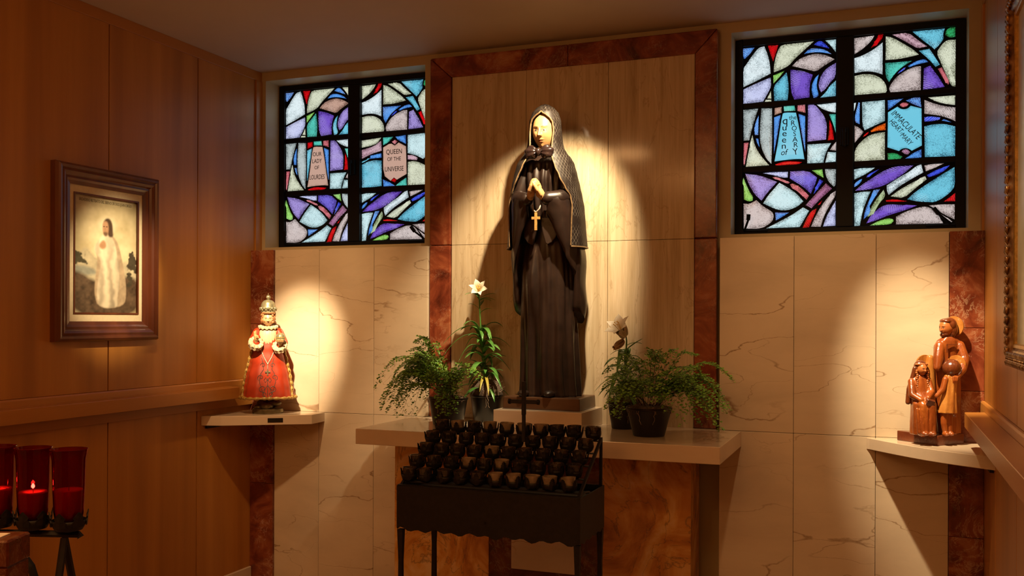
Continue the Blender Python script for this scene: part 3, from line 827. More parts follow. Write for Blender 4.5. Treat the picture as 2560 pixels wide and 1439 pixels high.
# sleeves: arm inside, with the wide hanging cuff as a teardrop swept along the forearm
def sleeve(s):
    S=[(.050,-.218,1.098,.992,.020,.018),(.068,-.216,1.104,.955,.026,.020),(.090,-.206,1.108,.905,.031,.022),(.115,-.192,1.112,.840,.035,.022),(.136,-.172,1.112,.780,.036,.022),(.153,-.145,1.105,.730,.036,.022),(.167,-.110,1.090,.702,.036,.022),(.178,-.070,1.04,.692,.030,.020),(.184,-.04,.96,.70,.020,.014)]
    rings=[]
    for (x,y,zt,zb,wt,wb) in S:
        ring=[]
        for k in range(28):
            a=2*math.pi*k/28; u=math.cos(a); v=math.sin(a)     # u: up
            t=(1-u)/2; wdt=wt*(1-t)+wb*t; wdt*= (1+.55*math.exp(-((t-.12)/.16)**2))
            zz=zt+(zb-zt)*t
            fold=.006*math.sin(x*150+t*4)*t
            ring.append((s*(x+.010*t*math.sin(t*3)),y+v*wdt+fold+.02*t,zz))
        rings.append(ring)
    b=MB().loft(rings)
    b.chain([(s*.108,-.085,1.245),(s*.140,-.108,1.098),(s*.105,-.182,1.078),(s*.058,-.212,1.075)],[.046,.044,.042,.036],16)
    # under sleeve layer that hangs lower at the side
    rg=[]
    for i in range(14):
        t=i/13; z=.86-.35*t-(.03 if s>0 else 0)*t
        cx=s*(.150+.018*math.sin(t*2.6)); w1=.040*(1-.35*t)+.006*math.sin(t*9); d1=.070*(1-.25*t)
        rg.append([(cx+s*w1*math.sin(2*math.pi*k/20)*(1+.15*math.sin(6*math.pi*k/20+t*3)),-.045+t*.03-d1*math.cos(2*math.pi*k/20),z+.035*math.cos(2*math.pi*k/20)*t) for k in range(20)])
    b.loft(rg)
    return b.build('sleeve',MAT['robe_paint'],nun,smooth=True,sharp=60)
sleeve(-1); sleeve(1)
# jacket tails below the waist
for s in (-1,1):
    P=[(.012,.985),(.085,.985),(.094,.93),(.088,.885),(.066,.858),(.044,.846),(.034,.853),(.020,.90),(.010,.95)]
    b=MB(); f=lambda off:(lambda u,v:(s*u,-.165+lean(v)+.045+ .35*u*u*6 -(.985-v)*.05+off,v))
    b.prism(P,f(-.012),f(.006)).build('jacket_tail',MAT['robe_paint'],nun,bevel=.004,seg=2)
MB().lathe([(.040,1.30),(.034,1.335),(.033,1.38),(.034,1.41)],20,(0,-.078,0)).build('collar',MAT['collar_paint'],nun,smooth=True)
# head, veil
hM=Matrix.Translation((0,-.098,1.437))@Matrix.Rotation(R(9),4,'X')@Matrix.Rotation(R(-4),4,'Z')
head('face',(0,0,0),(.0630,.070,.098),nun,MAT['face_paint'],(.50,.28,.115),(.26,.06,.03),(.02,.009,.006),(.045,.018,.007),hM)
W=[(.835,.216),(.93,.208),(1.04,.201),(1.10,.191),(1.15,.181),(1.21,.168),(1.265,.154),(1.295,.138),(1.32,.116),(1.35,.099),(1.38,.093),(1.43,.087),(1.49,.083),(1.53,.071),(1.555,.051),(1.572,.026),(1.580,.006)]
E_=[(.835,.166),(1.04,.170),(1.09,.162),(1.13,.142),(1.19,.114),(1.24,.090),(1.30,.066),(1.355,.060),(1.43,.0640),(1.475,.0590),(1.495,.048),(1.511,.030),(1.522,.010),(1.532,.001)]
DF=[(.835,.170),(1.04,.185),(1.15,.180),(1.25,.140),(1.30,.110),(1.36,.088),(1.43,.083),(1.49,.080),(1.53,.068),(1.555,.05),(1.572,.027),(1.580,.006)]
DB=[(.835,.130),(1.04,.125),(1.15,.115),(1.25,.095),(1.30,.082),(1.36,.078),(1.43,.080),(1.49,.078),(1.53,.066),(1.555,.05),(1.572,.027),(1.580,.006)]
YC=[(.835,-.055),(1.04,-.065),(1.25,-.080),(1.36,-.088),(1.43,-.090),(1.58,-.092)]
zs=[.835+(1.532-.835)*i/76 for i in range(77)]+[1.537,1.543,1.549,1.555,1.560,1.565,1.569,1.573,1.576,1.579]
NU=96; V=[];F=[];UV=[]
edgeL=[];edgeR=[]
for zi_,z in enumerate(zs):
    w_,xe=interp(W,z),(interp(E_,z) if z<=1.532 else .0); yc=interp(YC,z); dfz,dbz=interp(DF,z),interp(DB,z)
    te=math.asin(min(.97,xe/max(w_,.001))); s_=0; pv=None
    for k in range(NU+1):
        a=te+(2*math.pi-2*te)*k/NU
        fold=1+.012*math.sin(9*a+z*4)*max(0,min(1,(1.3-z)/.3))
        x=w_*math.sin(a)*fold; y=yc-(dfz if math.cos(a)>0 else dbz)*math.cos(a)*fold
        p=Vector((x,y,z)); s_+= (p-pv).length if pv else 0; pv=p
        V.append(p); UV.append((s_,z))
    if z<=1.532: edgeR.append(V[-NU-1].copy()); edgeL.append(V[-1].copy())
for zi_ in range(len(zs)-1):
    for k in range(NU): q=zi_*(NU+1)+k; F.append((q,q+1,q+NU+2,q+NU+1))
me=bpy.data.meshes.new('veil'); me.from_pydata([tuple(p) for p in V],[],F)
ul=me.uv_layers.new(name='UVMap')
for lp in me.loops: ul.data[lp.index].uv=UV[lp.vertex_index]
me.polygons.foreach_set('use_smooth',[True]*len(me.polygons)); me.update()
ve=link_mesh('veil',me,MAT['veil_paint'],nun)
so=ve.modifiers.new('solid','SOLIDIFY'); so.thickness=.007; so.offset=-1
path=edgeR+edgeL[::-1]
MB().tube(path,.0042,6).build('veil_border',MAT['gilt_trim'],ve,smooth=True)
MB().tube([Vector(V[k])+Vector((0,0,0)) for k in range(0,NU+1)],.0042,6).build('veil_hem',MAT['gilt_trim'],ve,smooth=True)
# bow at the throat
bw=MB()
for s in (-1,1):
    def rid(d,s=s):
        return 1+.075*math.sin(math.atan2(d.z,d.x*s+1.25)*13)-.30*max(0,-d.x*s)**2
    bw.ell((s*.038,-.184,1.318),(.040,.022,.035),48,32,None,rid)
bw.ell((0,-.192,1.318),(.0145,.020,.021),16,12,None,lambda d:1+.06*math.sin(d.x*14))
bw.build('bow',MAT['bow_paint'],nun,smooth=True)
# clasped hands
def hand(s):
    b=MB(); T=lambda x,y,z:(s*x,y,z)
    b.chain([T(.056,-.214,1.070),T(.034,-.226,1.085),T(.020,-.234,1.112)],[.019,.020,.019],12)
    b.chain([T(.024,-.240,1.095),T(.014,-.236,1.128)],[.020,.017],12)
    for i in range(4):
        y=-.262+i*.0155; h=1.142+(.006,.010,.007,.0)[i]
        b.chain([T(.015,y*.98+.002,1.112),T(.013,y,h),T(.004,y-.001,h+.016),T(-.010,y+.0005,h+.010),T(-.019,y+.001,h-.008)],[.0098,.0092,.0088,.0082,.007],10)
    b.chain([T(.030,-.250,1.090),T(.021,-.270,1.112),T(.008,-.277,1.136),T(.002,-.277,1.150)],[.0115,.0105,.0092,.007],10)
    return b.build('hand',MAT['skin_paint'],nun,remesh=.0026,relax=3)
hand(-1); hand(1)
# cord and cross hanging below the hands
cp=[(-.020,-.222,1.045),(-.016,-.226,1.022),(-.004,-.228,1.008),(.006,-.228,1.010),(.018,-.226,1.024),(.022,-.222,1.045)]
MB().tube(cp,.0042,8).build('cord',MAT['collar_paint'],nun,smooth=True)
MB().box(-.0065,.0075,-.236,-.228,.914,1.004).box(-.0225,.0235,-.2355,-.2285,.969,.983).build('cross',MAT['gold_cross'],nun,bevel=.0012)

# ------------------------------------------------------------------ crowned child statue on the left shelf
plain('red_robe',(.34,.030,.008),.35,var=.22,scale=16,Coat_Weight=.2)
plain('gold_paint',(.42,.26,.06),.42,.15,var=.22,scale=50)
plain('cream_paint',(.52,.42,.26),.5,var=.14,scale=40)
plain('bronze',(.14,.11,.055),.35,.6,var=.4,scale=30)
plain('silver_gilt',(.30,.27,.16),.32,.55,var=.3,scale=50)
plain('hair_paint',(.36,.15,.055),.45,var=.25,scale=40)
plain('ornament_paint',(.075,.055,.045),.5,var=.2)
plain('bead',(.55,.48,.40),.3,var=.2)
inf=tag(empty('crowned_child_statue',(.243,-.258,1.0672),R(34)),'small painted statue of a crowned child in a red robe holding an orb','statue')
MB().lathe([(.088,0),(.092,.006),(.088,.026),(.080,.030)],28,sy=.8).build('base',MAT['bronze'],inf,smooth=True,sharp=40)
cb=MB(); q=random.Random(5)
for i in range(16):
    a=q.uniform(0,6.28); r=q.uniform(.02,.055); cb.ell((r*math.sin(a),-r*.7*math.cos(a),q.uniform(.035,.060)),(q.uniform(.025,.036),)*2+(q.uniform(.018,.026),),14,10)
cb.build('cloud',MAT['bronze'],inf,smooth=True)
IA=[(.090,.155),(.15,.146),(.22,.131),(.30,.110),(.37,.092),(.43,.078),(.475,.066),(.505,.040),(.52,.022)]
def robe_r(a,z):
    f=max(0,min(1,(.46-z)/.35))
    return 1+f*(.055*math.cos(5*a+math.pi)+.020*math.sin(13*a+.5))
def rp(a,z,off=0):
    r=interp(IA,z)*robe_r(a,z)+off
    return Vector((r*math.sin(a),-r*.72*math.cos(a),z))
rg=[]
for i in range(60):
    z=.090+(.52-.09)*i/59
    rg.append([rp(2*math.pi*k/120,z+ (.004*math.sin(10*2*math.pi*k/120) if i==0 else 0)) for k in range(120)])
MB().loft(rg).build('robe',MAT['red_robe'],inf,smooth=True)
# scalloped gold border: hem all round and up the two cape edges
b=MB(); pts=[rp(2*math.pi*k/96,.093,.003) for k in range(97)]
b.tube(pts,[.0085+.0028*math.sin(k*1.55) for k in range(97)],8)
for s in (-1,1):
    pp=[rp(s*(1.28+.10*math.sin(t*3)),.095+.30*t,.004) for t in [i/40 for i in range(41)]]
    b.tube(pp,[.0085+.0024*math.sin(k*1.3) for k in range(41)],8)
gb=b.build('gold_border',MAT['gold_paint'],inf,smooth=True)
dt=MB()
for k in range(0,96,3):
    p=rp(2*math.pi*k/96,.095,.0105); dt.ell(p,(.0026,.0026,.0026),6,4)
for s in (-1,1):
    for i in range(10): p=rp(s*1.24,.115+i*.027,.0115); dt.ell(p,(.0026,.0026,.0026),6,4)
dt.build('border_dots',MAT['ornament_paint'],gb)['kind']='stuff'
# painted scrolls on the front of the robe
oc=MB()
def scroll(pts):
    P=[rp(x,z,.0012) for x,z in pts]; oc.tube(P,.0016,5)
for s in (-1,1):
    def arc(cx,cz,r,a0,a1,n=14,sh=0.0): return [(s*(cx+(r-sh*i/n)*math.cos(a0+(a1-a0)*i/n)*7.5),cz+(r-sh*i/n)*math.sin(a0+(a1-a0)*i/n)) for i in range(n+1)]
    scroll([(s*.10,.100),(s*.22,.14),(s*.34,.19),(s*.30,.24),(s*.20,.26),(s*.26,.30),(s*.34,.33)])
    scroll(arc(.20,.150,.020,-2,4.5,16,.012)); scroll(arc(.30,.215,.018,-1,5,16,.012)); scroll(arc(.24,.285,.016,0,5.5,16,.010)); scroll(arc(.12,.118,.014,-2,4,14,.008))
    scroll([(s*.02,.20),(s*.10,.185),(s*.16,.20),(s*.08,.215),(s*.02,.20)])
    scroll([(0,.17),(s*.08,.155),(s*.16,.125)])
scroll([(0,.105),(0,.21)])
oc.build('scrollwork',MAT['ornament_paint'],inf)
# upper body
MB().lathe([(.045,.395),(.054,.41),(.057,.45),(.052,.485),(.035,.505)],64,(0,-.012,0),1,.86,fn=lambda a,z:1+.03*math.sin(22*a)).build('tunic',MAT['cream_paint'],inf,smooth=True)
def ruff(c,r0,r1,th,n,M=None,name='ruff'):
    b=MB(); N=n*8
    for up in (0,):
        rings=[]
        for (r,dz) in ((r0,.0),((r0+r1)/2,.006),(r1,.0),(r1,-th),((r0+r1)/2,-th+.002),(r0,-th)):
            rings.append([(r*math.sin(2*math.pi*k/N),-r*math.cos(2*math.pi*k/N),dz+.0035*math.sin(n*2*math.pi*k/N)*(r-r0)/(r1-r0)) for k in range(N)])
        rings.append(rings[0]); b.loft(rings,False,Matrix.Translation(c)@(M or Matrix()))
    return b.build(name,MAT['cream_paint'],inf,smooth=True,sharp=70)
ruff((0,-.008,.512),.018,.058,.010,14,Matrix.Rotation(R(8),4,'X'),'collar')
for s in (-1,1):
    arm=[(s*.060,-.005,.475),(s*.082,-.035,.425),(s*.066,-.070,.412)] if s<0 else [(s*.060,-.005,.475),(s*.085,-.035,.415),(s*.072,-.070,.400)]
    MB().chain(arm,[.028,.030,.026],14).build('arm',MAT['red_robe'],inf,smooth=True)
    ruff((s*.066,-.082,.418 if s<0 else .402),.012,.044,.012,11,Matrix.Rotation(R(48),4,'X')@Matrix.Rotation(R(-s*14),4,'Y'),'cuff')
    ruff((s*.068,-.074,.404 if s<0 else .388),.012,.040,.012,11,Matrix.Rotation(R(38),4,'X')@Matrix.Rotation(R(-s*14),4,'Y'),'cuff')
hb=MB(); x,y,z=-.066,-.098,.440
hb.chain([(x,y+.012,z-.02),(x,y,z),(x,y-.002,z+.012)],[.010,.012,.012],10)
for dx,h in ((-.008,.040),(-.001,.045)): hb.chain([(x+dx,y,z+.010),(x+dx*1.2,y-.002,z+.026),(x+dx*1.2,y-.002,z+h)],[.005,.0046,.004],8)
for dx in (.006,.011): hb.chain([(x+dx,y-.002,z+.010),(x+dx,y-.012,z+.016),(x+dx-.002,y-.013,z+.006)],[.005,.0046,.004],8)
hb.chain([(x+.012,y-.004,z),(x+.014,y-.014,z+.006),(x+.006,y-.016,z+.014)],[.005,.0046,.004],8)
hb.build('hand',MAT['skin_paint'],inf,remesh=.0016,relax=2)
orb=MB().ell((.072,-.108,.447),(.0275,.0275,.0275),28,18).build('orb',MAT['silver_gilt'],inf,smooth=True)
MB().lathe([(.0282,-.002),(.0290,0),(.0282,.002)],28,(.072,-.108,.447),cap=False).tube([(.072,-.137,.447),(.072,-.129,.466),(.072,-.108,.4765)],.0016,5).build('orb_band',MAT['gold_paint'],orb,smooth=True)
hb=MB(); hb.chain([(.070,-.092,.405),(.072,-.104,.418)],[.011,.013],10)
for i in range(4): a=-.5+i*.33; hb.chain([(.072+.012*a,-.112,.417),(.072+.030*a,-.132,.424),(.072+.030*a,-.138,.436)],[.005,.0048,.004],8)
hb.chain([(.060,-.104,.418),(.048,-.112,.430),(.044,-.114,.444)],[.005,.0048,.004],8)
hb.build('hand',MAT['skin_paint'],inf,remesh=.0018,relax=2)
# rosary
be=MB(); P0=[rp(-.42,.375,.004),rp(-.20,.330,.004),rp(.0,.292,.004),rp(.20,.330,.004),rp(.42,.375,.004)]
for a,c in zip(P0,P0[1:]):
    for i in range(8): be.ell(Vector(a).lerp(Vector(c),i/8),(.0031,)*3,8,6)
for i in range(4): be.ell(rp(0,.292-.008*i,.004),(.0031,)*3,8,6)
be.build('rosary_beads',MAT['bead'],inf,smooth=True)['kind']='stuff'
p=rp(0,.245,.005)
MB().box(p.x-.004,p.x+.004,p.y-.003,p.y+.003,p.z-.020,p.z+.016).box(p.x-.015,p.x+.015,p.y-.003,p.y+.003,p.z-.003,p.z+.006).build('rosary_cross',MAT['silver_gilt'],inf,bevel=.0012)
hM=Matrix.Translation((0,-.016,.556))@Matrix.Rotation(R(7),4,'X')
head('face',(0,0,0),(.0365,.038,.043),inf,MAT['face_paint'],(.56,.36,.19),(.40,.12,.06),(.05,.03,.02),(.20,.09,.04),hM,nose=.72,cheek=.10)
hb=MB(); q=random.Random(2)
for i in range(70):
    a=q.uniform(.62,2*math.pi-.62); z=q.uniform(.535,.592)
    hb.ell((.036*math.sin(a),-.012-.038*math.cos(a),z),(.0085,.0085,.0095),10,8)
for i in range(7): a=-.75+i*.25; hb.ell((.034*math.sin(a),-.016-.037*math.cos(a),.590),(.008,.007,.007),10,8)
hb.build('hair',MAT['hair_paint'],inf,smooth=True)
cr_=MB().lathe([(.040,.592),(.043,.594),(.043,.601),(.040,.603),(.040,.612),(.044,.620),(.042,.624),(.041,.638),(.036,.652),(.025,.663),(.008,.669)],40,(0,-.014,0)).build('crown',MAT['silver_gilt'],inf,smooth=True,sharp=50)
b=MB()
for k in range(12):
    a=2*math.pi*k/12; c=(.0445*math.sin(a),-.014-.0445*math.cos(a),.616); b.ell(c,(.0078,.0078,.009),10,8); b.ell((.047*math.sin(a+.26),-.014-.047*math.cos(a+.26),.607),(.0045,)*3,8,6)
b.build('crown_fleurons',MAT['silver_gilt'],cr_,smooth=True)
MB().ell((0,-.014,.682),(.0135,)*3,18,12).tube([(0,-.014,.664),(0,-.014,.672)],.006,8).tube([(0,-.014,.694),(0,-.014,.704)],.0022,6).build('crown_orb',MAT['silver_gilt'],cr_,smooth=True)

# ------------------------------------------------------------------ carved family group on the right shelf
# modelled in a frame whose x axis runs along the viewer's right; the base below is turned to the corner
GC=Vector((3.838,-.198)); ryaw=R(21.25)
fam=tag(empty('carved_family_group',(GC.x,GC.y,1.0605),ryaw),'varnished wood carving of a haloed man with a seated woman and a child','carving')
def loc2(x,y): d=Vector((x,y))-GC; return (d.x*math.cos(-ryaw)-d.y*math.sin(-ryaw), d.x*math.sin(-ryaw)+d.y*math.cos(-ryaw))
bp=[loc2(*p) for p in ((3.692,-.128),(3.862,-.288),(3.978,-.150),(3.955,-.108),(3.712,-.108))]
MB().prism(bp,lambda u,v:(u,v,0),lambda u,v:(u,v,.046)).build('base',MAT['carved_base'],fam,bevel=.003,seg=2)
# man
mn=MB()
rg=[]
for z,cx,cy,a,c in ((.046,.088,.015,.050,.045),(.12,.086,.018,.052,.046),(.22,.083,.020,.056,.046),(.32,.080,.020,.058,.046),(.40,.078,.018,.060,.046),(.45,.078,.012,.060,.042),(.475,.078,.006,.048,.034),(.492,.076,.0,.024,.022)):
    rg.append([(cx+a*math.sin(t)*(1+.05*math.sin(7*t)),cy-c*math.cos(t)*(1+.05*math.sin(7*t)),z) for t in [2*math.pi*k/40 for k in range(40)]])
mn.loft(rg)
mn.chain([(.125,-.005,.450),(.135,-.030,.390),(.110,-.062,.345),(.080,-.085,.315)],[.024,.024,.021,.014],14)
mn.chain([(.035,-.005,.450),(.020,-.022,.395),(.010,-.035,.350)],[.022,.023,.018],14)
mn.box(.066,.100,-.04,-.012,.046,.13)
mn.build('man_robe',MAT['carved_wood'],fam,remesh=.0032,relax=2)
MB().box(.050,.098,-.0435,-.036,.455,.458).box(.052,.0545,-.0435,-.036,.42,.4575).build('neckline',MAT['carved_base'],fam)
hd=MB(); hd.chain([(.074,.002,.485),(.070,0,.51)],[.019,.019],12); hd.build('man_neck',MAT['carved_wood'],fam,smooth=True)
hM=Matrix.Translation((.068,-.004,.533))@Matrix.Rotation(R(-68),4,'Z')@Matrix.Rotation(R(8),4,'X')
head('man_face',(0,0,0),(.030,.036,.042),fam,MAT['face_paint'],(.40,.125,.030),(.14,.03,.012),(.03,.01,.005),(.12,.03,.01),hM,nose=1.05)
hr=MB(); 
hr.ell((.080,.0,.546),(.034,.036,.034),24,16); hr.ell((.092,.002,.524),(.026,.033,.036),24,16); hr.ell((.088,.002,.505),(.022,.030,.022),20,14); hr.ell((.064,-.004,.563),(.028,.032,.014),20,12)
hr.build('man_hair',MAT['carved_dark'],fam,remesh=.0026,relax=2)
bd=MB(); bd.ell((.052,-.004,.500),(.016,.016,.012),16,10); bd.ell((.060,-.004,.503),(.018,.022,.012),16,10); bd.build('man_beard',MAT['carved_dark'],fam,smooth=True)
def halo(name,c,r,yawd,tilt=0,th=.008):
    M=Matrix.Translation(c)@Matrix.Rotation(R(yawd),4,'Z')@Matrix.Rotation(R(90+tilt),4,'X')
    MB().lathe([(r*.30,-th/2),(r*.97,-th/2),(r,-th/4),(r,th/4),(r*.97,th/2),(r*.30,th/2)],40,M=M).build(name,MAT['carved_light'],fam,smooth=True,sharp=40)
halo('halo',(.108,.016,.538),.048,-52)
# seated woman
wm=MB(); rg=[]
for z,cx,cy,a,c in ((.046,-.052,-.030,.056,.050),(.10,-.053,-.034,.055,.052),(.15,-.052,-.036,.054,.054),(.185,-.052,-.034,.053,.055),(.205,-.054,-.022,.050,.044),(.24,-.058,-.012,.044,.034),(.28,-.058,-.008,.043,.030),(.302,-.057,-.006,.036,.025),(.318,-.056,-.006,.016,.014)):
    rg.append([(cx+a*math.sin(t)*(1+.045*math.sin(6*t+z*12)),cy-c*math.cos(t)*(1+.045*math.sin(6*t+z*12)),z) for t in [2*math.pi*k/40 for k in range(40)]])
wm.loft(rg); wm.ell((-.070,-.070,.180),(.024,.026,.024)); wm.ell((-.034,-.072,.182),(.024,.026,.024))
wm.chain([(-.070,-.078,.18),(-.072,-.074,.06)],[.020,.022],12); wm.chain([(-.034,-.080,.18),(-.032,-.074,.06)],[.020,.022],12)
wm.chain([(-.097,-.010,.285),(-.105,-.040,.225),(-.078,-.072,.205)],[.016,.016,.012],12)
wm.chain([(-.020,-.012,.285),(-.018,-.040,.24),(-.045,-.070,.215)],[.016,.015,.011],12)
for i in range(5): wm.chain([(-.100+i*.020,-.080-.012*math.sin(i*.8),.165),(-.094+i*.016,-.092,.06)],[.007,.010],8)
wm.ell((-.070,-.096,.055),(.016,.022,.010)); wm.ell((-.036,-.096,.055),(.016,.022,.010))
wm.build('woman_robe',MAT['carved_wood'],fam,remesh=.0030,relax=2)
hM=Matrix.Translation((-.053,-.020,.342))@Matrix.Rotation(R(14),4,'Z')@Matrix.Rotation(R(4),4,'X')
head('woman_face',(0,0,0),(.0215,.024,.029),fam,MAT['face_paint'],(.44,.15,.040),(.16,.03,.012),(.03,.01,.005),(.12,.03,.01),hM,nose=.8)
vl=MB(); vl.ell((-.054,-.004,.352),(.030,.026,.032),24,16)
for s in (-1,1): vl.chain([(-.054+s*.026,-.008,.345),(-.055+s*.033,-.004,.300),(-.056+s*.046,-.002,.250),(-.056+s*.052,.0,.19)],[.011,.013,.014,.012],12)
vl.chain([(-.055,.012,.33),(-.055,.018,.20)],[.030,.040],16)
vl.build('woman_veil',MAT['carved_dark'],fam,remesh=.0026,relax=2)
br=MB()
for s in (-1,1):
    for i in range(9): br.ell((-.054+s*(.024+.002*math.sin(i*2)),-.024-.0012*i,.335-.009*i),(.0065,.006,.0062),10,8)
for i in range(9): a=-1.2+i*.3; br.ell((-.054+.026*math.sin(a),-.010-.026*math.cos(a)*.8,.364),(.006,.006,.005),10,8)
br.build('woman_braids',MAT['carved_wood'],fam,smooth=True)
halo('halo',(-.024,.018,.362),.046,10)
MB().box(-.018,.018,-.010,.010,-.014,.014,Matrix.Translation((-.046,-.092,.196))@Matrix.Rotation(R(14),4,'Y')@Matrix.Rotation(R(20),4,'X')).build('book',MAT['carved_base'],fam,bevel=.002)
MB().chain([(-.006,.018,.10),(-.002,.016,.25),(-.004,.014,.36),(-.002,.012,.392)],[.030,.026,.022,.016],16).build('cloak',MAT['carved_light'],fam,remesh=.0030,relax=2)
# child seen from behind
ch=MB(); rg=[]
for z,cx,cy,a,c in ((.148,.040,-.072,.042,.034),(.20,.044,-.074,.034,.030),(.25,.048,-.074,.030,.026),(.295,.050,-.072,.030,.024),(.318,.052,-.070,.022,.020),(.330,.054,-.068,.010,.010)):
    rg.append([(cx+a*math.sin(t)*(1+.07*math.sin(8*t)),cy-c*math.cos(t)*(1+.07*math.sin(8*t)),z) for t in [2*math.pi*k/40 for k in range(40)]])
ch.loft(rg); ch.build('child_tunic',MAT['carved_light'],fam,remesh=.0026,relax=1)
cl=MB(); cl.chain([(.028,-.070,.16),(.022,-.078,.10),(.030,-.078,.055)],[.018,.014,.012],12); cl.chain([(.050,-.070,.16),(.052,-.068,.06)],[.017,.013],12)
cl.ell((.026,-.088,.054),(.014,.024,.010)); cl.ell((.054,-.076,.054),(.014,.022,.010))
cl.chain([(.026,-.084,.300),(.012,-.088,.255),(-.014,-.086,.225)],[.014,.013,.010],12)
cl.build('child_limbs',MAT['carved_wood'],fam,remesh=.0026,relax=2)
hh=MB().ell((.060,-.070,.352),(.040,.038,.038),32,22,None,lambda d:1+.03*math.sin(math.atan2(d.x,d.y)*16+d.z*6)); hh.chain([(.055,-.070,.318),(.058,-.07,.335)],[.020,.028],12); hh.build('child_hair',MAT['carved_dark'],fam,smooth=True)
halo('halo',(.092,-.046,.366),.042,-40)
hn=MB(); hn.ell((.062,-.102,.306),(.016,.008,.013))
for i in range(4): hn.chain([(.052+i*.006,-.108,.312),(.050+i*.005,-.110,.296),(.050+i*.005,-.108,.286)],[.004,.004,.003],8)
hn.build('man_hand',MAT['carved_wood'],fam,remesh=.0018,relax=1)

# ------------------------------------------------------------------ potted plants on the ledge
t=NT('fern_leaf'); t.setp(Roughness=.45); t.col(t.ramp(t.noise(t.coord(),22,3),[(.3,(.10,.25,.025)),(.55,(.19,.40,.045)),(.75,(.32,.52,.08))]))
t.p.inputs['Subsurface Weight'].default_value=0.0
t=NT('lily_leaf'); t.setp(Roughness=.28); t.col(t.ramp(t.noise(t.coord(),14,3),[(.3,(.038,.14,.024)),(.6,(.10,.27,.05)),(.8,(.18,.36,.09))]))
plain('yellow_leaf',(.42,.36,.06),.4,var=.2)
plain('petal',(.80,.74,.60),.45,var=.06,scale=40)
plain('withered_petal',(.40,.26,.13),.6,var=.25,scale=40)
plain('stamen',(.65,.40,.05),.5,var=.1)
plain('fern_stem',(.05,.02,.012),.5)
def pot(parent,r0,r1,h,rim=.012):
    MB().lathe([(r0*.96,0),(r0,.004),(r1*.965,h-rim),(r1*.97,h-rim),(r1,h-rim+.003),(r1,h),(r1*.95,h),(r1*.93,h-.02),(r1*.6,h-.022),(.005,h-.022)],40).build('pot',MAT['pot_plastic'],parent,smooth=True,sharp=40)
def moss(parent,r,h,seed,top=.02,strands=170,hang=4):
    q=random.Random(seed)
    MB().lathe([(r*.97,h-.012),(r*1.0,h+.003),(r*.92,h+top*.6),(r*.65,h+top),(r*.3,h+top*1.15),(.004,h+top*1.2)],36,fn=lambda a,z:1+.05*math.sin(7*a+z*90)+.04*math.sin(17*a)).build('soil',MAT['soil_moss'],parent,smooth=True)
    b=MB()
    for i in range(strands):
        a=q.uniform(0,6.28); rr_=r*q.uniform(.25,1.02); p=Vector((rr_*math.sin(a),-rr_*math.cos(a),h+top*(1.15-rr_/r*.8))); P=[p]
        for k in range(4): p=p+Vector((q.uniform(-.014,.014),q.uniform(-.014,.014),q.uniform(-.006,.009))); P.append(p)
        b.tube(P,.0009,3)
    for i in range(hang):
        a=q.uniform(-.9,.9); P=[Vector((r*1.0*math.sin(a),-r*1.0*math.cos(a),h+.006)),Vector((r*1.06*math.sin(a),-r*1.06*math.cos(a),h))]
        for k in range(6): P.append(P[-1]+Vector((q.uniform(-.008,.008),-.001,-.010)))
        b.tube(P,.0011,3)
    b.build('moss',MAT['moss_strand'],parent)
def leaflet(b,p,d,up,s,q):
    # a small fan shaped leaflet
    d=d.normalized(); sd=d.cross(up); sd=sd.normalized() if sd.length>1e-4 else Vector((1,0,0)); up2=sd.cross(d)
    pts=[(0,0),(-.42,.45),(-.46,.85),(-.12,1.05),(.16,1.0),(.48,.80),(.40,.40)]
    vs=[p+sd*(x*s)+d*(y*s)+up2*(.10*s*math.sin(x*3+y*2)) for x,y in pts]
    b.add(vs,[(0,1,2,3),(0,3,4),(0,4,5,6)])
def frond(parent,base,az,L,rise,droop,seed,dens=1.0):
    q=random.Random(seed); b=MB(); st=MB()
    h=Vector((math.sin(az),-math.cos(az),0)); side=Vector((math.cos(az),math.sin(az),0)); P=[]
    N=12; bend=q.uniform(-.25,.25)
    for i in range(N+1):
        t=i/N; P.append(Vector(base)+h*(L*t*(1-.06*t))+side*(bend*L*t*t)+Vector((0,0,rise*math.sin(min(1,t*1.15)*math.pi*.55)-droop*t*t*t)))
    W0=Vector(parent.location)
    for p in P:
        g=W0+p
        if 1.11<g.x<2.98 and g.y>-.78: p.z=max(p.z,.030)
    st.tube(P,[.0012*(1-.6*i/N) for i in range(N+1)],4)
    nb=int((12+L*44)*dens)
    for k in range(nb):
        t=.22+.78*k/nb; f=t*N; i=min(int(f),N-1); p=P[i].lerp(P[i+1],f-i); tg=(P[i+1]-P[i]).normalized()
        s=1 if k%2 else -1
        out=(tg*.55+side*s*.8+Vector((0,0,q.uniform(-.25,.15)))).normalized()
        bl=(.030+.055*L/.3*(1-t)*1.0)*q.uniform(.75,1.15); nl=max(2,int(bl/.0085))
        e=p+out*bl+Vector((0,0,-bl*bl*3.5)); 
        if bl>.03: st.tube([p,p.lerp(e,.5)+Vector((0,0,.002)),e],.0005,3)
        for j in range(nl+1):
            u=(j+.6)/(nl+1); c=p.lerp(e,min(1,u)); s2=1 if j%2 else -1
            dd=(out*.5+tg*s2*.75*s+Vector((q.uniform(-.25,.25),q.uniform(-.25,.25),q.uniform(-.45,.1))))
            up=Vector((q.uniform(-.5,.5),q.uniform(-.9,.1),1)).normalized()
            g=W0+c
            if 1.11<g.x<2.98 and g.y>-.78: c.z=max(c.z,.020); dd.z=max(dd.z,-.1)
            leaflet(b,c,dd,up,q.uniform(.0115,.0175)*(1-.25*u),q)
    o=b.build('frond',MAT['fern_leaf'],parent); o['kind']='stuff'; st.build('frond_stem',MAT['fern_stem'],o)
    return o
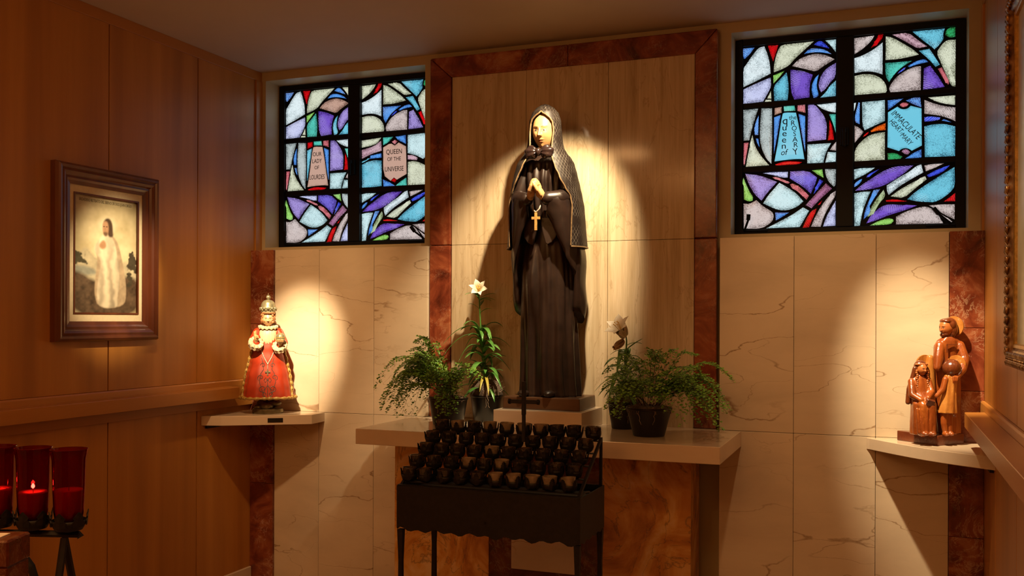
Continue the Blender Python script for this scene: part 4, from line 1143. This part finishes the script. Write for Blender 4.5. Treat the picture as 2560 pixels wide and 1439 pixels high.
def fern(loc,r0,r1,h,specs,label,seed):
    f=tag(empty('potted_fern',loc),label,'potted plant')
    pot(f,r0,r1,h); moss(f,r1*.93,h-.015,seed,.022,150,3)
    q=random.Random(seed)
    for i,(az,L,rise,droop) in enumerate(specs):
        a=R(az); bs=(.03*math.sin(a)+q.uniform(-.02,.02),-.03*math.cos(a)+q.uniform(-.02,.02),h+.0)
        frond(f,bs,a,L,rise,droop,seed*100+i)
    return f
# azimuth 0 faces the room, -90 points along the wall to the window side of the crowned child
q=random.Random(21); sp=[]
for i in range(24): sp.append((q.uniform(-125,-40),q.uniform(.22,.40),q.uniform(.12,.30),q.uniform(.14,.34)))
for i in range(10): sp.append((q.uniform(-40,40),q.uniform(.12,.22),q.uniform(.08,.20),q.uniform(.08,.20)))
for i in range(6): sp.append((q.uniform(40,100),q.uniform(.10,.18),q.uniform(.12,.22),q.uniform(.04,.12)))
for i in range(7): sp.append((q.uniform(-110,30),q.uniform(.10,.22),q.uniform(.24,.34),q.uniform(.02,.06)))
sp.append((15,.17,.10,.26))
fern((1.483,-.402,1.0665),.080,.106,.144,sp,'maidenhair fern in a black pot beside the tall lily, fronds trailing over the ledge',3)
sp=[]
for i in range(22): sp.append((q.uniform(45,115),q.uniform(.22,.40),q.uniform(.14,.27),q.uniform(.14,.28)))
for i in range(11): sp.append((q.uniform(-40,45),q.uniform(.13,.24),q.uniform(.12,.22),q.uniform(.08,.18)))
for i in range(9): sp.append((q.uniform(-120,-40),q.uniform(.12,.22),q.uniform(.12,.24),q.uniform(.06,.16)))
for i in range(8): sp.append((q.uniform(-60,90),q.uniform(.10,.22),q.uniform(.20,.30),q.uniform(.02,.06)))
fern((2.578,-.463,1.0665),.076,.111,.138,sp,'maidenhair fern in a glossy black pot at the open end of the ledge',4)

def blade(parent,base,az,L,w,el,droop,mat,name='leaf'):
    h=Vector((math.sin(az),-math.cos(az),0)); sd=Vector((math.cos(az),math.sin(az),0)); V=[];F=[];N=9
    for i in range(N+1):
        t=i/N; c=Vector(base)+h*(L*t*math.cos(el))+Vector((0,0,L*t*math.sin(el)-droop*t*t)); ww=w*math.sin(math.pi*min(1,.08+t*.92))**.7*(1-.15*t)
        up=Vector((0,0,ww*.22))
        V+= [c-sd*ww+up,c,c+sd*ww+up]
    for i in range(N):
        F+= [(i*3,i*3+1,i*3+4,i*3+3),(i*3+1,i*3+2,i*3+5,i*3+4)]
    me=bpy.data.meshes.new(name); me.from_pydata([tuple(p) for p in V],[],F); me.polygons.foreach_set('use_smooth',[True]*len(F)); me.update()
    o=link_mesh(name,me,mat,parent); s=o.modifiers.new('solid','SOLIDIFY'); s.thickness=.0012
    return o
def lily_flower(parent,loc,face_az,tilt,size,mat,open_=1.0,name='flower'):
    f=empty(name,loc,0,parent); 
    M=Matrix.Rotation(face_az,4,'Z')@Matrix.Rotation(tilt,4,'X')
    f.matrix_basis=Matrix.Translation(loc)@M
    for k in range(6):
        a=2*math.pi*k/6+.3; wd=.30 if k%2 else .22; V=[];F=[];N=9
        for i in range(N+1):
            t=i/N; r=.04+.50*open_*t**2.2+.06*t; z=.95*t-.42*open_*max(0,t-.62)**1.4*2; ww=wd*math.sin(math.pi*min(1,.12+.88*t))**.75
            er=Vector((math.sin(a),-math.cos(a),0)); et=Vector((math.cos(a),math.sin(a),0))
            c=er*r*size+Vector((0,0,z*size))
            V+= [c-et*ww*size*.9-er*.05*size*t,c,c+et*ww*size*.9-er*.05*size*t]
        for i in range(N): F+= [(i*3,i*3+1,i*3+4,i*3+3),(i*3+1,i*3+2,i*3+5,i*3+4)]
        me=bpy.data.meshes.new('petal'); me.from_pydata([tuple(p) for p in V],[],F); me.polygons.foreach_set('use_smooth',[True]*len(F)); me.update()
        o=link_mesh('petal',me,mat,f); s=o.modifiers.new('solid','SOLIDIFY'); s.thickness=.0012
        su=o.modifiers.new('sub','SUBSURF'); su.levels=1; su.render_levels=1
    if open_>.5:
        b=MB()
        for k in range(6):
            a=k*1.047; b.tube([(0,0,.1*size),(.10*size*math.sin(a),.10*size*math.cos(a),.75*size)],.0012,5); b.ell((.10*size*math.sin(a),.10*size*math.cos(a),.77*size),(.004,.004,.0022),8,6)
        b.build('stamens',MAT['stamen'],f)
    return f
def lily(loc,r0,r1,h,stem,seed,nl,label,fl,lo=0.0,sd_bias=None):
    p=tag(empty('potted_lily',loc),label,'potted plant'); pot(p,r0,r1,h); q=random.Random(seed)
    moss(p,r1*.95,h-.004,seed,.075 if lo else .02,420 if lo else 90,2)
    P=[Vector(x) for x in stem]
    MB().tube(P,[.0062-.0028*i/(len(P)-1) for i in range(len(P))],8).build('stem',MAT['lily_leaf'],p,smooth=True)
    for i in range(nl):
        low=i<nl*.84; t=(.03+.46*(i/(nl*.84)) if low else .52+.34*q.random()); f=t*(len(P)-1); k=min(int(f),len(P)-2); c=P[k].lerp(P[k+1],f-k)
        az=i*2.4+q.uniform(-.3,.3)
        L=(q.uniform(.16,.25) if low else q.uniform(.07,.12)); el=R(q.uniform(20,68) if low else q.uniform(10,55))
        hx,hy=math.sin(az)*math.cos(el),-math.cos(az)*math.cos(el)
        if hy>.05: L=min(L,(-.075-loc[1])/hy)
        sd_=1 if loc[0]<2 else -1
        if hx*sd_>.05: L=min(L,.15/(hx*sd_))
        if L<.04: continue
        blade(p,c,az,L,(q.uniform(.013,.019) if low else .010),el,L*(q.uniform(.5,1.05) if low else q.uniform(.1,.5)),MAT['lily_leaf'])
    for (l_,az,tl,s_,m_,op) in fl: lily_flower(p,l_,az,tl,s_,MAT[m_],op,'flower')
    return p
lp=lily((1.600,-.160,1.0665),.068,.090,.146,[(0,0,.14),(-.012,0,.30),(-.028,-.005,.45),(-.036,-.008,.58),(-.040,-.010,.680),(-.041,-.014,.700)],8,62,
  'tall white lily in flower in a black pot next to the statue block',[((-.041,-.016,.700),R(20),R(62),.095,'petal',1.0)],1.0)
for az,L in ((.55,.15),(.15,.12)): blade(lp,(0,-.02,.24),az,L,.009,R(20),L*.95,MAT['yellow_leaf'],'yellowed_leaf')
lily((2.386,-.205,1.0665),.062,.084,.140,[(0,0,.13),(.004,0,.26),(.012,-.004,.38),(.016,-.008,.45),(.012,-.012,.485)],9,26,
  'short white lily with one withered bloom in a black pot behind the fern',[((.010,-.016,.470),R(-22),R(48),.135,'petal',.95),((.004,-.018,.455),R(-40),R(125),.085,'withered_petal',.18)])

# ------------------------------------------------------------------ framed painting on the left wall
plain('mat_board',(.66,.56,.36),.8,var=.05,scale=60)
plain('paint_dark',(.045,.032,.020),.5,var=.5,scale=18)
plain('paint_hill',(.30,.27,.19),.55,var=.3,scale=25)
plain('paint_robe',(.70,.60,.42),.5,var=.22,scale=22)
plain('paint_shade',(.36,.27,.17),.5,var=.25,scale=22)
plain('paint_flesh',(.42,.23,.12),.5,var=.15,scale=40)
plain('paint_hair',(.06,.035,.02),.5,var=.3)
plain('paint_glow',(.86,.78,.54),.5,var=.05,scale=20)
plain('paint_letter',(.10,.08,.04),.6)
t=NT('paint_sky'); t.setp(Roughness=.45); v=t.coord(scale=(1,2.2,3.2)); n=t.noise(v,2.4,6,.6,.8)
t.col(t.ramp(n,[(.25,(.36,.30,.15)),(.5,(.60,.53,.31)),(.75,(.78,.70,.46))]))
PY,PZ=-1.284,1.935; PW,PH=.336,.425      # half sizes of the outer frame
pic=tag(empty('framed_painting',(0.0008,PY,PZ)),'dark wood framed painting of a pale robed figure on the panelled wall','painting')
# local axes: x out of the wall, y along the wall (towards the altar is +y), z up
prof=[(0,0),(.030,0),(.046,.006),(.052,.014),(.050,.024),(.042,.030),(.046,.040),(.040,.052),(.030,.060),(.032,.070),(.024,.080),(.020,.0965),(0,.0965)]
def moulding(i):
    b=MB(); s=[(-1,-1),(1,-1),(1,1),(-1,1)]
    (ay,az),(by,bz)=s[i],s[(i+1)%4]
    rings=[]
    for (sy,sz) in ((ay,az),(by,bz)):
        rings.append([(x,sy*(PW-w),sz*(PH-w)) for x,w in prof])
    b.loft(rings); return b.build('frame_rail',MAT['frame_wood'],pic,bevel=0)
for i in range(4): moulding(i)
def ringbox(y1,z1,y0,z0,x0,x1,name,mat):
    b=MB(); b.box(x0,x1,-y1,-y0,-z1,z1); b.box(x0,x1,y0,y1,-z1,z1); b.box(x0,x1,-y0,y0,-z1,-z0); b.box(x0,x1,-y0,y0,z0,z1)
    return b.build(name,MAT[mat],pic)
ringbox(PW-.0962,PH-.0962,PW-.122,PH-.132,.004,.016,'liner',  'mat_board')
ringbox(PW-.1215,PH-.1315,PW-.130,PH-.140,.004,.020,'fillet','frame_wood')
CW,CH=PW-.1302,PH-.1402
cv=MB().box(.003,.0078,-CW,CW,-CH,CH).build('canvas',MAT['mat_board'],pic)
# the painted surface: a fine grid coloured like soft brushwork (a generic robed figure in a landscape)
NU_,NV_=110,200
U,Vv=np.meshgrid(np.linspace(-1,1,NU_),np.linspace(-1,1,NV_))
rs=np.random.RandomState(4)
def fuzz(nx,ny):
    g=rs.rand(ny+1,nx+1); yi=(Vv+1)/2*(ny-1e-6); xi=(U+1)/2*(nx-1e-6); y0=yi.astype(int); x0=xi.astype(int); fy=yi-y0; fx=xi-x0; fy=fy*fy*(3-2*fy); fx=fx*fx*(3-2*fx)
    return (g[y0,x0]*(1-fx)+g[y0,x0+1]*fx)*(1-fy)+(g[y0+1,x0]*(1-fx)+g[y0+1,x0+1]*fx)*fy
n1=fuzz(5,7)*.6+fuzz(11,16)*.3+fuzz(24,40)*.2; n2=fuzz(14,24)*.6+fuzz(34,60)*.4
ASP=CH/CW
def sdf(poly):
    P=np.array(poly,float)
    for _ in range(2):      # round the outline
        Q=np.roll(P,-1,0); P=np.stack([P*.75+Q*.25,P*.25+Q*.75],1).reshape(-1,2)
    X,Y=U,Vv*ASP; P=P*np.array([1,ASP]); d=np.full(U.shape,9.0); ins=np.zeros(U.shape,bool)
    for (x0,y0),(x1,y1) in zip(P,np.roll(P,-1,0)):
        ex,ey=x1-x0,y1-y0; t_=np.clip(((X-x0)*ex+(Y-y0)*ey)/(ex*ex+ey*ey+1e-9),0,1)
        d=np.minimum(d,np.hypot(X-x0-t_*ex,Y-y0-t_*ey)); ins^=((y0>Y)!=(y1>Y))&(X<(x1-x0)*(Y-y0)/(y1-y0+1e-12)+x0)
    return np.where(ins,-d,d)
def ms(d,soft=.03): return np.clip(.5-d/soft,0,1)[...,None]
IM=np.array([.40,.34,.18])+ (n1[...,None]-.5)*np.array([.34,.32,.24]) + np.clip(1-np.hypot(U*.7,(Vv-.1)*.8),0,1)[...,None]*np.array([.34,.31,.22])
def lay(mask,c,var=.0):
    global IM
    IM=IM*(1-mask)+mask*np.clip(np.array(c)*(1+var*(n2[...,None]-.5)),0,1)
lay(ms(sdf([(-1.1,-.16),(-.82,.02),(-.62,.14),(-.45,.02),(-.2,-.10),(.2,-.16),(.6,-.10),(.8,-.04),(1.1,-.08),(1.1,-1.1),(-1.1,-1.1)]),.08),(.46,.41,.27),.5)
lay(ms(sdf([(-1.1,-.20),(-.6,-.20),(-.3,-.27),(-.3,-.36),(-1.1,-.36)]),.08),(.24,.25,.20),.5)
lay(ms(sdf([(-1.1,-.30),(-.75,-.32),(-.45,-.44),(-.1,-.46),(.3,-.38),(.7,-.34),(1.1,-.40),(1.1,-1.1),(-1.1,-1.1)]),.10),(.085,.055,.032),1.4)
lay(ms(sdf([(-1.1,-.02),(-.9,.06),(-.78,-.02),(-.62,-.06),(-.55,-.16),(-.8,-.19),(-1.1,-.17)])+ (n2-.5)*.22,.05),(.06,.055,.03),.8)
lay(ms(sdf([(.70,-.50),(.78,-.2),(.66,-.10),(.76,.0),(.84,.14),(.95,.06),(1.0,-.06),(.99,-.24),(.88,-.26),(.82,-.50)])+ (n2-.5)*.26,.05),(.06,.05,.03),.8)
lay(np.clip(1.25-np.hypot((U-.04)/.30,(Vv-.54)/.145),0,1)[...,None]*.9,(.88,.80,.56))
cl=sdf([(-.08,.36),(.18,.38),(.38,.26),(.50,.02),(.62,-.30),(.68,-.64),(.60,-.90),(-.22,-.92),(-.36,-.72),(-.34,-.40),(-.26,-.10),(-.32,.08),(-.22,.24)])
lay(ms(cl,.04),(.40,.31,.20),.5)
rb=sdf([(-.12,.36),(.10,.38),(.24,.30),(.36,.06),(.44,-.24),(.46,-.52),(.36,-.76),(.42,-.90),(-.14,-.93),(-.30,-.76),(-.24,-.40),(-.14,-.10),(-.34,.02),(-.38,.14),(-.24,.24)])
fold=.5+.5*np.sin(U*17+Vv*2.2*np.cos(U*3)+n1*5); shade=np.clip(.62+.42*fold-.35*np.clip(U-.1,0,1)*2+.25*(Vv+.3),.35,1.15)
IM=IM*(1-ms(rb,.05))+ms(rb,.05)*(np.array([.74,.64,.45])*shade[...,None])
lay(ms(sdf([(-.24,.16),(-.14,.25),(-.06,.27),(.02,.20),(-.02,.12),(-.14,.10)]),.05),(.44,.25,.13),.4)
lay(ms(sdf([(-.10,.56),(-.02,.65),(.12,.66),(.21,.57),(.22,.44),(.24,.34),(.10,.32),(.04,.40)]),.05),(.07,.04,.022),.5)
fc=sdf([(-.11,.57),(-.02,.61),(.06,.58),(.09,.46),(.05,.36),(-.02,.34),(-.09,.38),(-.12,.46)])
lay(ms(fc,.05),(.46,.27,.15),.2)
lay(ms(sdf([(-.09,.405),(.0,.415),(.06,.40),(.04,.345),(-.03,.33),(-.08,.36)]),.05)*.8,(.08,.045,.025))
for eu in (-.065,.025): lay(np.clip(1.4-np.hypot((U-eu)/.030,(Vv-.505)/.010),0,1)[...,None],(.06,.03,.02))
lay(np.clip(1.3-np.hypot((U+.03)/.018,(Vv-.455)/.035),0,1)[...,None]*.5,(.28,.15,.08))
IM=np.clip(IM,.01,.95)
vs=[(.0082,u*CW,v*CH) for v in np.linspace(-1,1,NV_) for u in np.linspace(-1,1,NU_)]
fs=[(j*NU_+i,j*NU_+i+1,(j+1)*NU_+i+1,(j+1)*NU_+i) for j in range(NV_-1) for i in range(NU_-1)]
me=bpy.data.meshes.new('painted_surface'); me.from_pydata(vs,[],fs); at_=me.attributes.new('paint','FLOAT_COLOR','POINT')
at_.data.foreach_set('color',np.concatenate([IM,np.ones(IM.shape[:2]+(1,))],2).astype(np.float32).ravel()); me.update()
link_mesh('painted_surface',me,MAT['face_paint'],cv)
M=Matrix.Translation((.0086,0,CH*.925))@Matrix.Rotation(R(90),4,'Z')@Matrix.Rotation(R(90),4,'X')
me=text_obj('t','ERDADERO RETRATO DEL SIERVO DE DIOS JUAN DIEGO',.0205,None,None,M,sx=.66,extrude=.0002)
link_mesh('inscription',me,MAT['paint_letter'],cv)

# ------------------------------------------------------------------ gilded picture on the right wall
t=NT('gilt_carved'); t.setp(Roughness=.3,Metallic=.75); t.col(t.ramp(t.noise(t.coord(),26,4),[(.3,(.10,.045,.018)),(.5,(.34,.17,.06)),(.75,(.72,.46,.20))]))
plain('gilt_bead',(.55,.30,.07),.35,.5,var=.25,scale=80)
t=NT('silvered_canvas'); t.setp(Roughness=.35); t.col(t.ramp(t.noise(t.coord(),5,5),[(.3,(.40,.35,.22)),(.7,(.60,.54,.38))]))
gp=tag(empty('gilded_picture',(XR-.0006,-1.86,2.10)),'large pale picture in a carved gilded frame above the sloping wooden rail','picture')
# local: x out of the wall is -x ; y along the wall ; half sizes
GW,GH=.56,.635
gprof=[(0,0),(.022,0),(.038,.010),(.044,.026),(.040,.044),(.030,.060),(.024,.066)]
s4=[(-1,-1),(1,-1),(1,1),(-1,1)]
for i in range(4):
    (ay,az),(by,bz)=s4[i],s4[(i+1)%4]
    rings=[[(-x,sy*(GW-w_),sz*(GH-w_)) for x,w_ in gprof+[(0,.066)]] for sy,sz in ((ay,az),(by,bz))]
    rail=MB().loft(rings).build('frame_rail',MAT['gilt_carved'],gp)
    # carved leaves along the moulding
    lv=MB(); A=Vector((0,ay*(GW-.032),az*(GH-.032))); Bv=Vector((0,by*(GW-.032),bz*(GH-.032))); L=(Bv-A).length; n=int(L/.034); tdir=(Bv-A).normalized(); nd=Vector((0,-tdir.z,tdir.y))
    for k in range(n):
        c=A.lerp(Bv,(k+.5)/n); c.x=-.036
        for s in (-1,1):
            P=[c+tdir*(-.012)+nd*(s*.002),c+tdir*.002+nd*(s*.014)+Vector((-.008,0,0)),c+tdir*.016+nd*(s*.020)+Vector((-.006,0,0)),c+tdir*.020+nd*(s*.010)+Vector((-.010,0,0))]
            lv.tube(P,[.004,.0062,.005,.002],6)
        lv.ell(c+Vector((-.004,0,0)),(.007,.006,.006),8,6)
    lv.build('carved_leaves',MAT['gilt_carved'],rail,smooth=True)
b=MB()
for (y0,y1,z0,z1) in ((-GW+.066,-GW+.082,-GH+.066,GH-.066),(GW-.082,GW-.066,-GH+.066,GH-.066),(-GW+.082,GW-.082,-GH+.066,-GH+.082),(-GW+.082,GW-.082,GH-.082,GH-.066)): b.box(-.026,-.010,y0,y1,z0,z1)
b.build('inner_fillet',MAT['gilt_bead'],gp,bevel=.003)
MB().box(-.014,-.002,-GW+.0815,GW-.0815,-GH+.0815,GH-.0815).build('canvas',MAT['silvered_canvas'],gp)

# ------------------------------------------------------------------ red glass candles in the foreground
t=NT('red_glass'); t.setp(Base_Color=(.50,.016,.020,1),Roughness=.06,Transmission_Weight=1.0,IOR=1.3)
t=NT('red_wax'); t.setp(Base_Color=(.72,.22,.18,1),Roughness=.5); t.p.inputs['Subsurface Weight'].default_value=.0
t=NT('flame'); t.p.inputs['Emission Color'].default_value=(1,.62,.30,1); t.p.inputs['Emission Strength'].default_value=220.0
C0=Vector((1.886,-3.319,1.146)); dirv=Vector((-.0772,-.0296,0)); 
def red_candle(i,label,lit,wz,grp='red glass candles on the iron stand'):
    c=tag(empty('red_glass_candle',C0+dirv*i+Vector((0,0,.003*i))),label,'candle',grp)
    MB().lathe([(.022,0),(.028,.003),(.0325,.030),(.0350,.090),(.0365,.150),(.0405,.171),(.0415,.174),(.0400,.1745),(.0352,.150),(.0336,.090),(.031,.032),(.026,.008),(.004,.006)],40).build('glass',MAT['red_glass'],c,smooth=True,sharp=60)
    MB().lathe([(.025,.0085),(.0295,.032),(.0315,wz-.004),(.030,wz),(.012,wz-.003),(.003,wz-.004)],32).build('wax',MAT['red_wax'],c,smooth=True)
    if lit:
        MB().lathe([(.0008,0),(.0036,.003),(.0040,.006),(.0026,.009),(.0006,.012)],14,(0,0,wz+.006)).build('flame',MAT['flame'],c,smooth=True)
    MB().tube([(0,0,wz-.004),(.0004,0,wz+.008)],.0007,5).build('wick',MAT['paint_hair'],c)
    return c
red_candle(0,'unlit deep red glass candle at the end of the iron stand',False,.082)
red_candle(1,'lit red glass candle standing between two other red candles',True,.074)
red_candle(2,'lit red glass candle third from the end of the iron stand',True,.078)
st=tag(empty('candle_stand',(C0.x,C0.y,0)),'black iron stand with leaf cups holding red glass candles','candle stand')
def P3(i,dx=0,z=0): p=dirv*i; n_=Vector((-dirv.y,dirv.x,0)).normalized(); return (p.x+n_.x*dx,p.y+n_.y*dx,z)
b=MB(); b.tube([P3(-.33,0,1.117),P3(-.28,0,1.124),P3(6,0,1.132)],.0085,6,flat=.6); b.build('bar',MAT['iron'],st)
for i in range(3):
    z0=1.130+.003*i
    cu=MB().lathe([(.010,0),(.030,.005),(.037,.018),(.0385,.028),(.0365,.028),(.034,.018),(.028,.0105),(.006,.009)],24,P3(i,0,z0)).build('cup',MAT['iron_leaf'],st,smooth=True)
    for k in range(6):
        a=k*math.pi/3+.3; V=[];F=[]
        Lf=[(0,.013),(.3,.015),(.45,.010),(.6,.013),(.8,.008),(1,.001)]
        for t_,w_ in Lf:
            z=.015+t_*.034; r_=.0395+.003*t_
            for s in (-1,0,1): V.append((r_*math.sin(a+s*w_/r_),-r_*math.cos(a+s*w_/r_),z))
        for m_ in range(len(Lf)-1):
            for s in (0,1): F.append((m_*3+s,m_*3+s+1,m_*3+s+4,m_*3+s+3))
        me=bpy.data.meshes.new('leaf'); me.from_pydata(V,[],F); me.update(); lo=link_mesh('leaf',me,MAT['iron_leaf'],cu); lo.location=P3(i,0,z0)
        so=lo.modifiers.new('solid','SOLIDIFY'); so.thickness=.002
for s in (-1,1): MB().tube([P3(.12,0,1.115),P3(.05+.18*s*.3,.10*s,.80),P3(.0,.20*s,.30),P3(0,.24*s,0)],.0085,6).build('leg',MAT['iron'],st)
MB().tube([P3(1.5,0,1.10),P3(1.05,0,1.05),P3(.6,0,.93),P3(.35,0,.78)],.009,6).build('scroll_brace',MAT['iron'],st)
for s in (-1,1): MB().tube([P3(5.6,0,1.118),P3(5.6,.10*s,.80),P3(5.6,.20*s,.30),P3(5.6,.24*s,0)],.0085,6).build('leg',MAT['iron'],st)

# pink marble pillar end in the near corner with a sheet of paper on it
d0=1.66
def at(px,py,d): 
    v_=fwv*2390+rr*(px-1280)+uu*(800-py); return CAMP+v_/2390*d
e1=at(77,1327,d0); zt=e1.z
ax=-rtv; ay=fwv
blkm=tag(empty('marble_post',(e1.x,e1.y,0),yaw),'pink veined marble post with a sheet of paper on top, near the red candles','post')
MB().box(-.42,0,-.075,0.0,zt-.045,zt).build('cap',MAT['pink_marble'],blkm,bevel=.003)
MB().box(-.42,-.002,-.073,-.002,0,zt-.0455).build('shaft',MAT['pink_marble'],blkm,bevel=.002)
plain('paper',(.75,.70,.62),.8,var=.03)
pp=tag(MB().box(-.36,-.024,-.060,-.022,0,.0015).build('paper_sheet',MAT['paper'],None),'white folded paper lying on the pink marble post','paper')
pp.location=(e1.x,e1.y,zt+.0003); pp.rotation_euler=(0,0,yaw)

# ------------------------------------------------------------------ cabinet-like framed print further along the left wall (seen mirrored in the polished niche)
plain('print_pale',(.40,.36,.27),.5,var=.3,scale=9)
wc=tag(empty('framed_print',(.0008,-4.20,1.62)),'plain wood framed print hanging by the chair rail, mirrored in the polished niche','picture')
b=MB()
for (y0,y1,z0,z1) in ((-.34,-.22,-.32,.32),(.22,.34,-.32,.32),(-.22,.22,-.32,-.24),(-.22,.22,.26,.32),(-.22,.22,-.10,.02)): b.box(0,.025,y0,y1,z0,z1)
b.build('frame',MAT['rail_wood'],wc,bevel=.003)
MB().box(.001,.010,-.22,.22,.02,.26).build('print',MAT['print_pale'],wc)
MB().box(.001,.008,-.22,.22,-.24,-.10).build('label_card',MAT['paper'],wc)
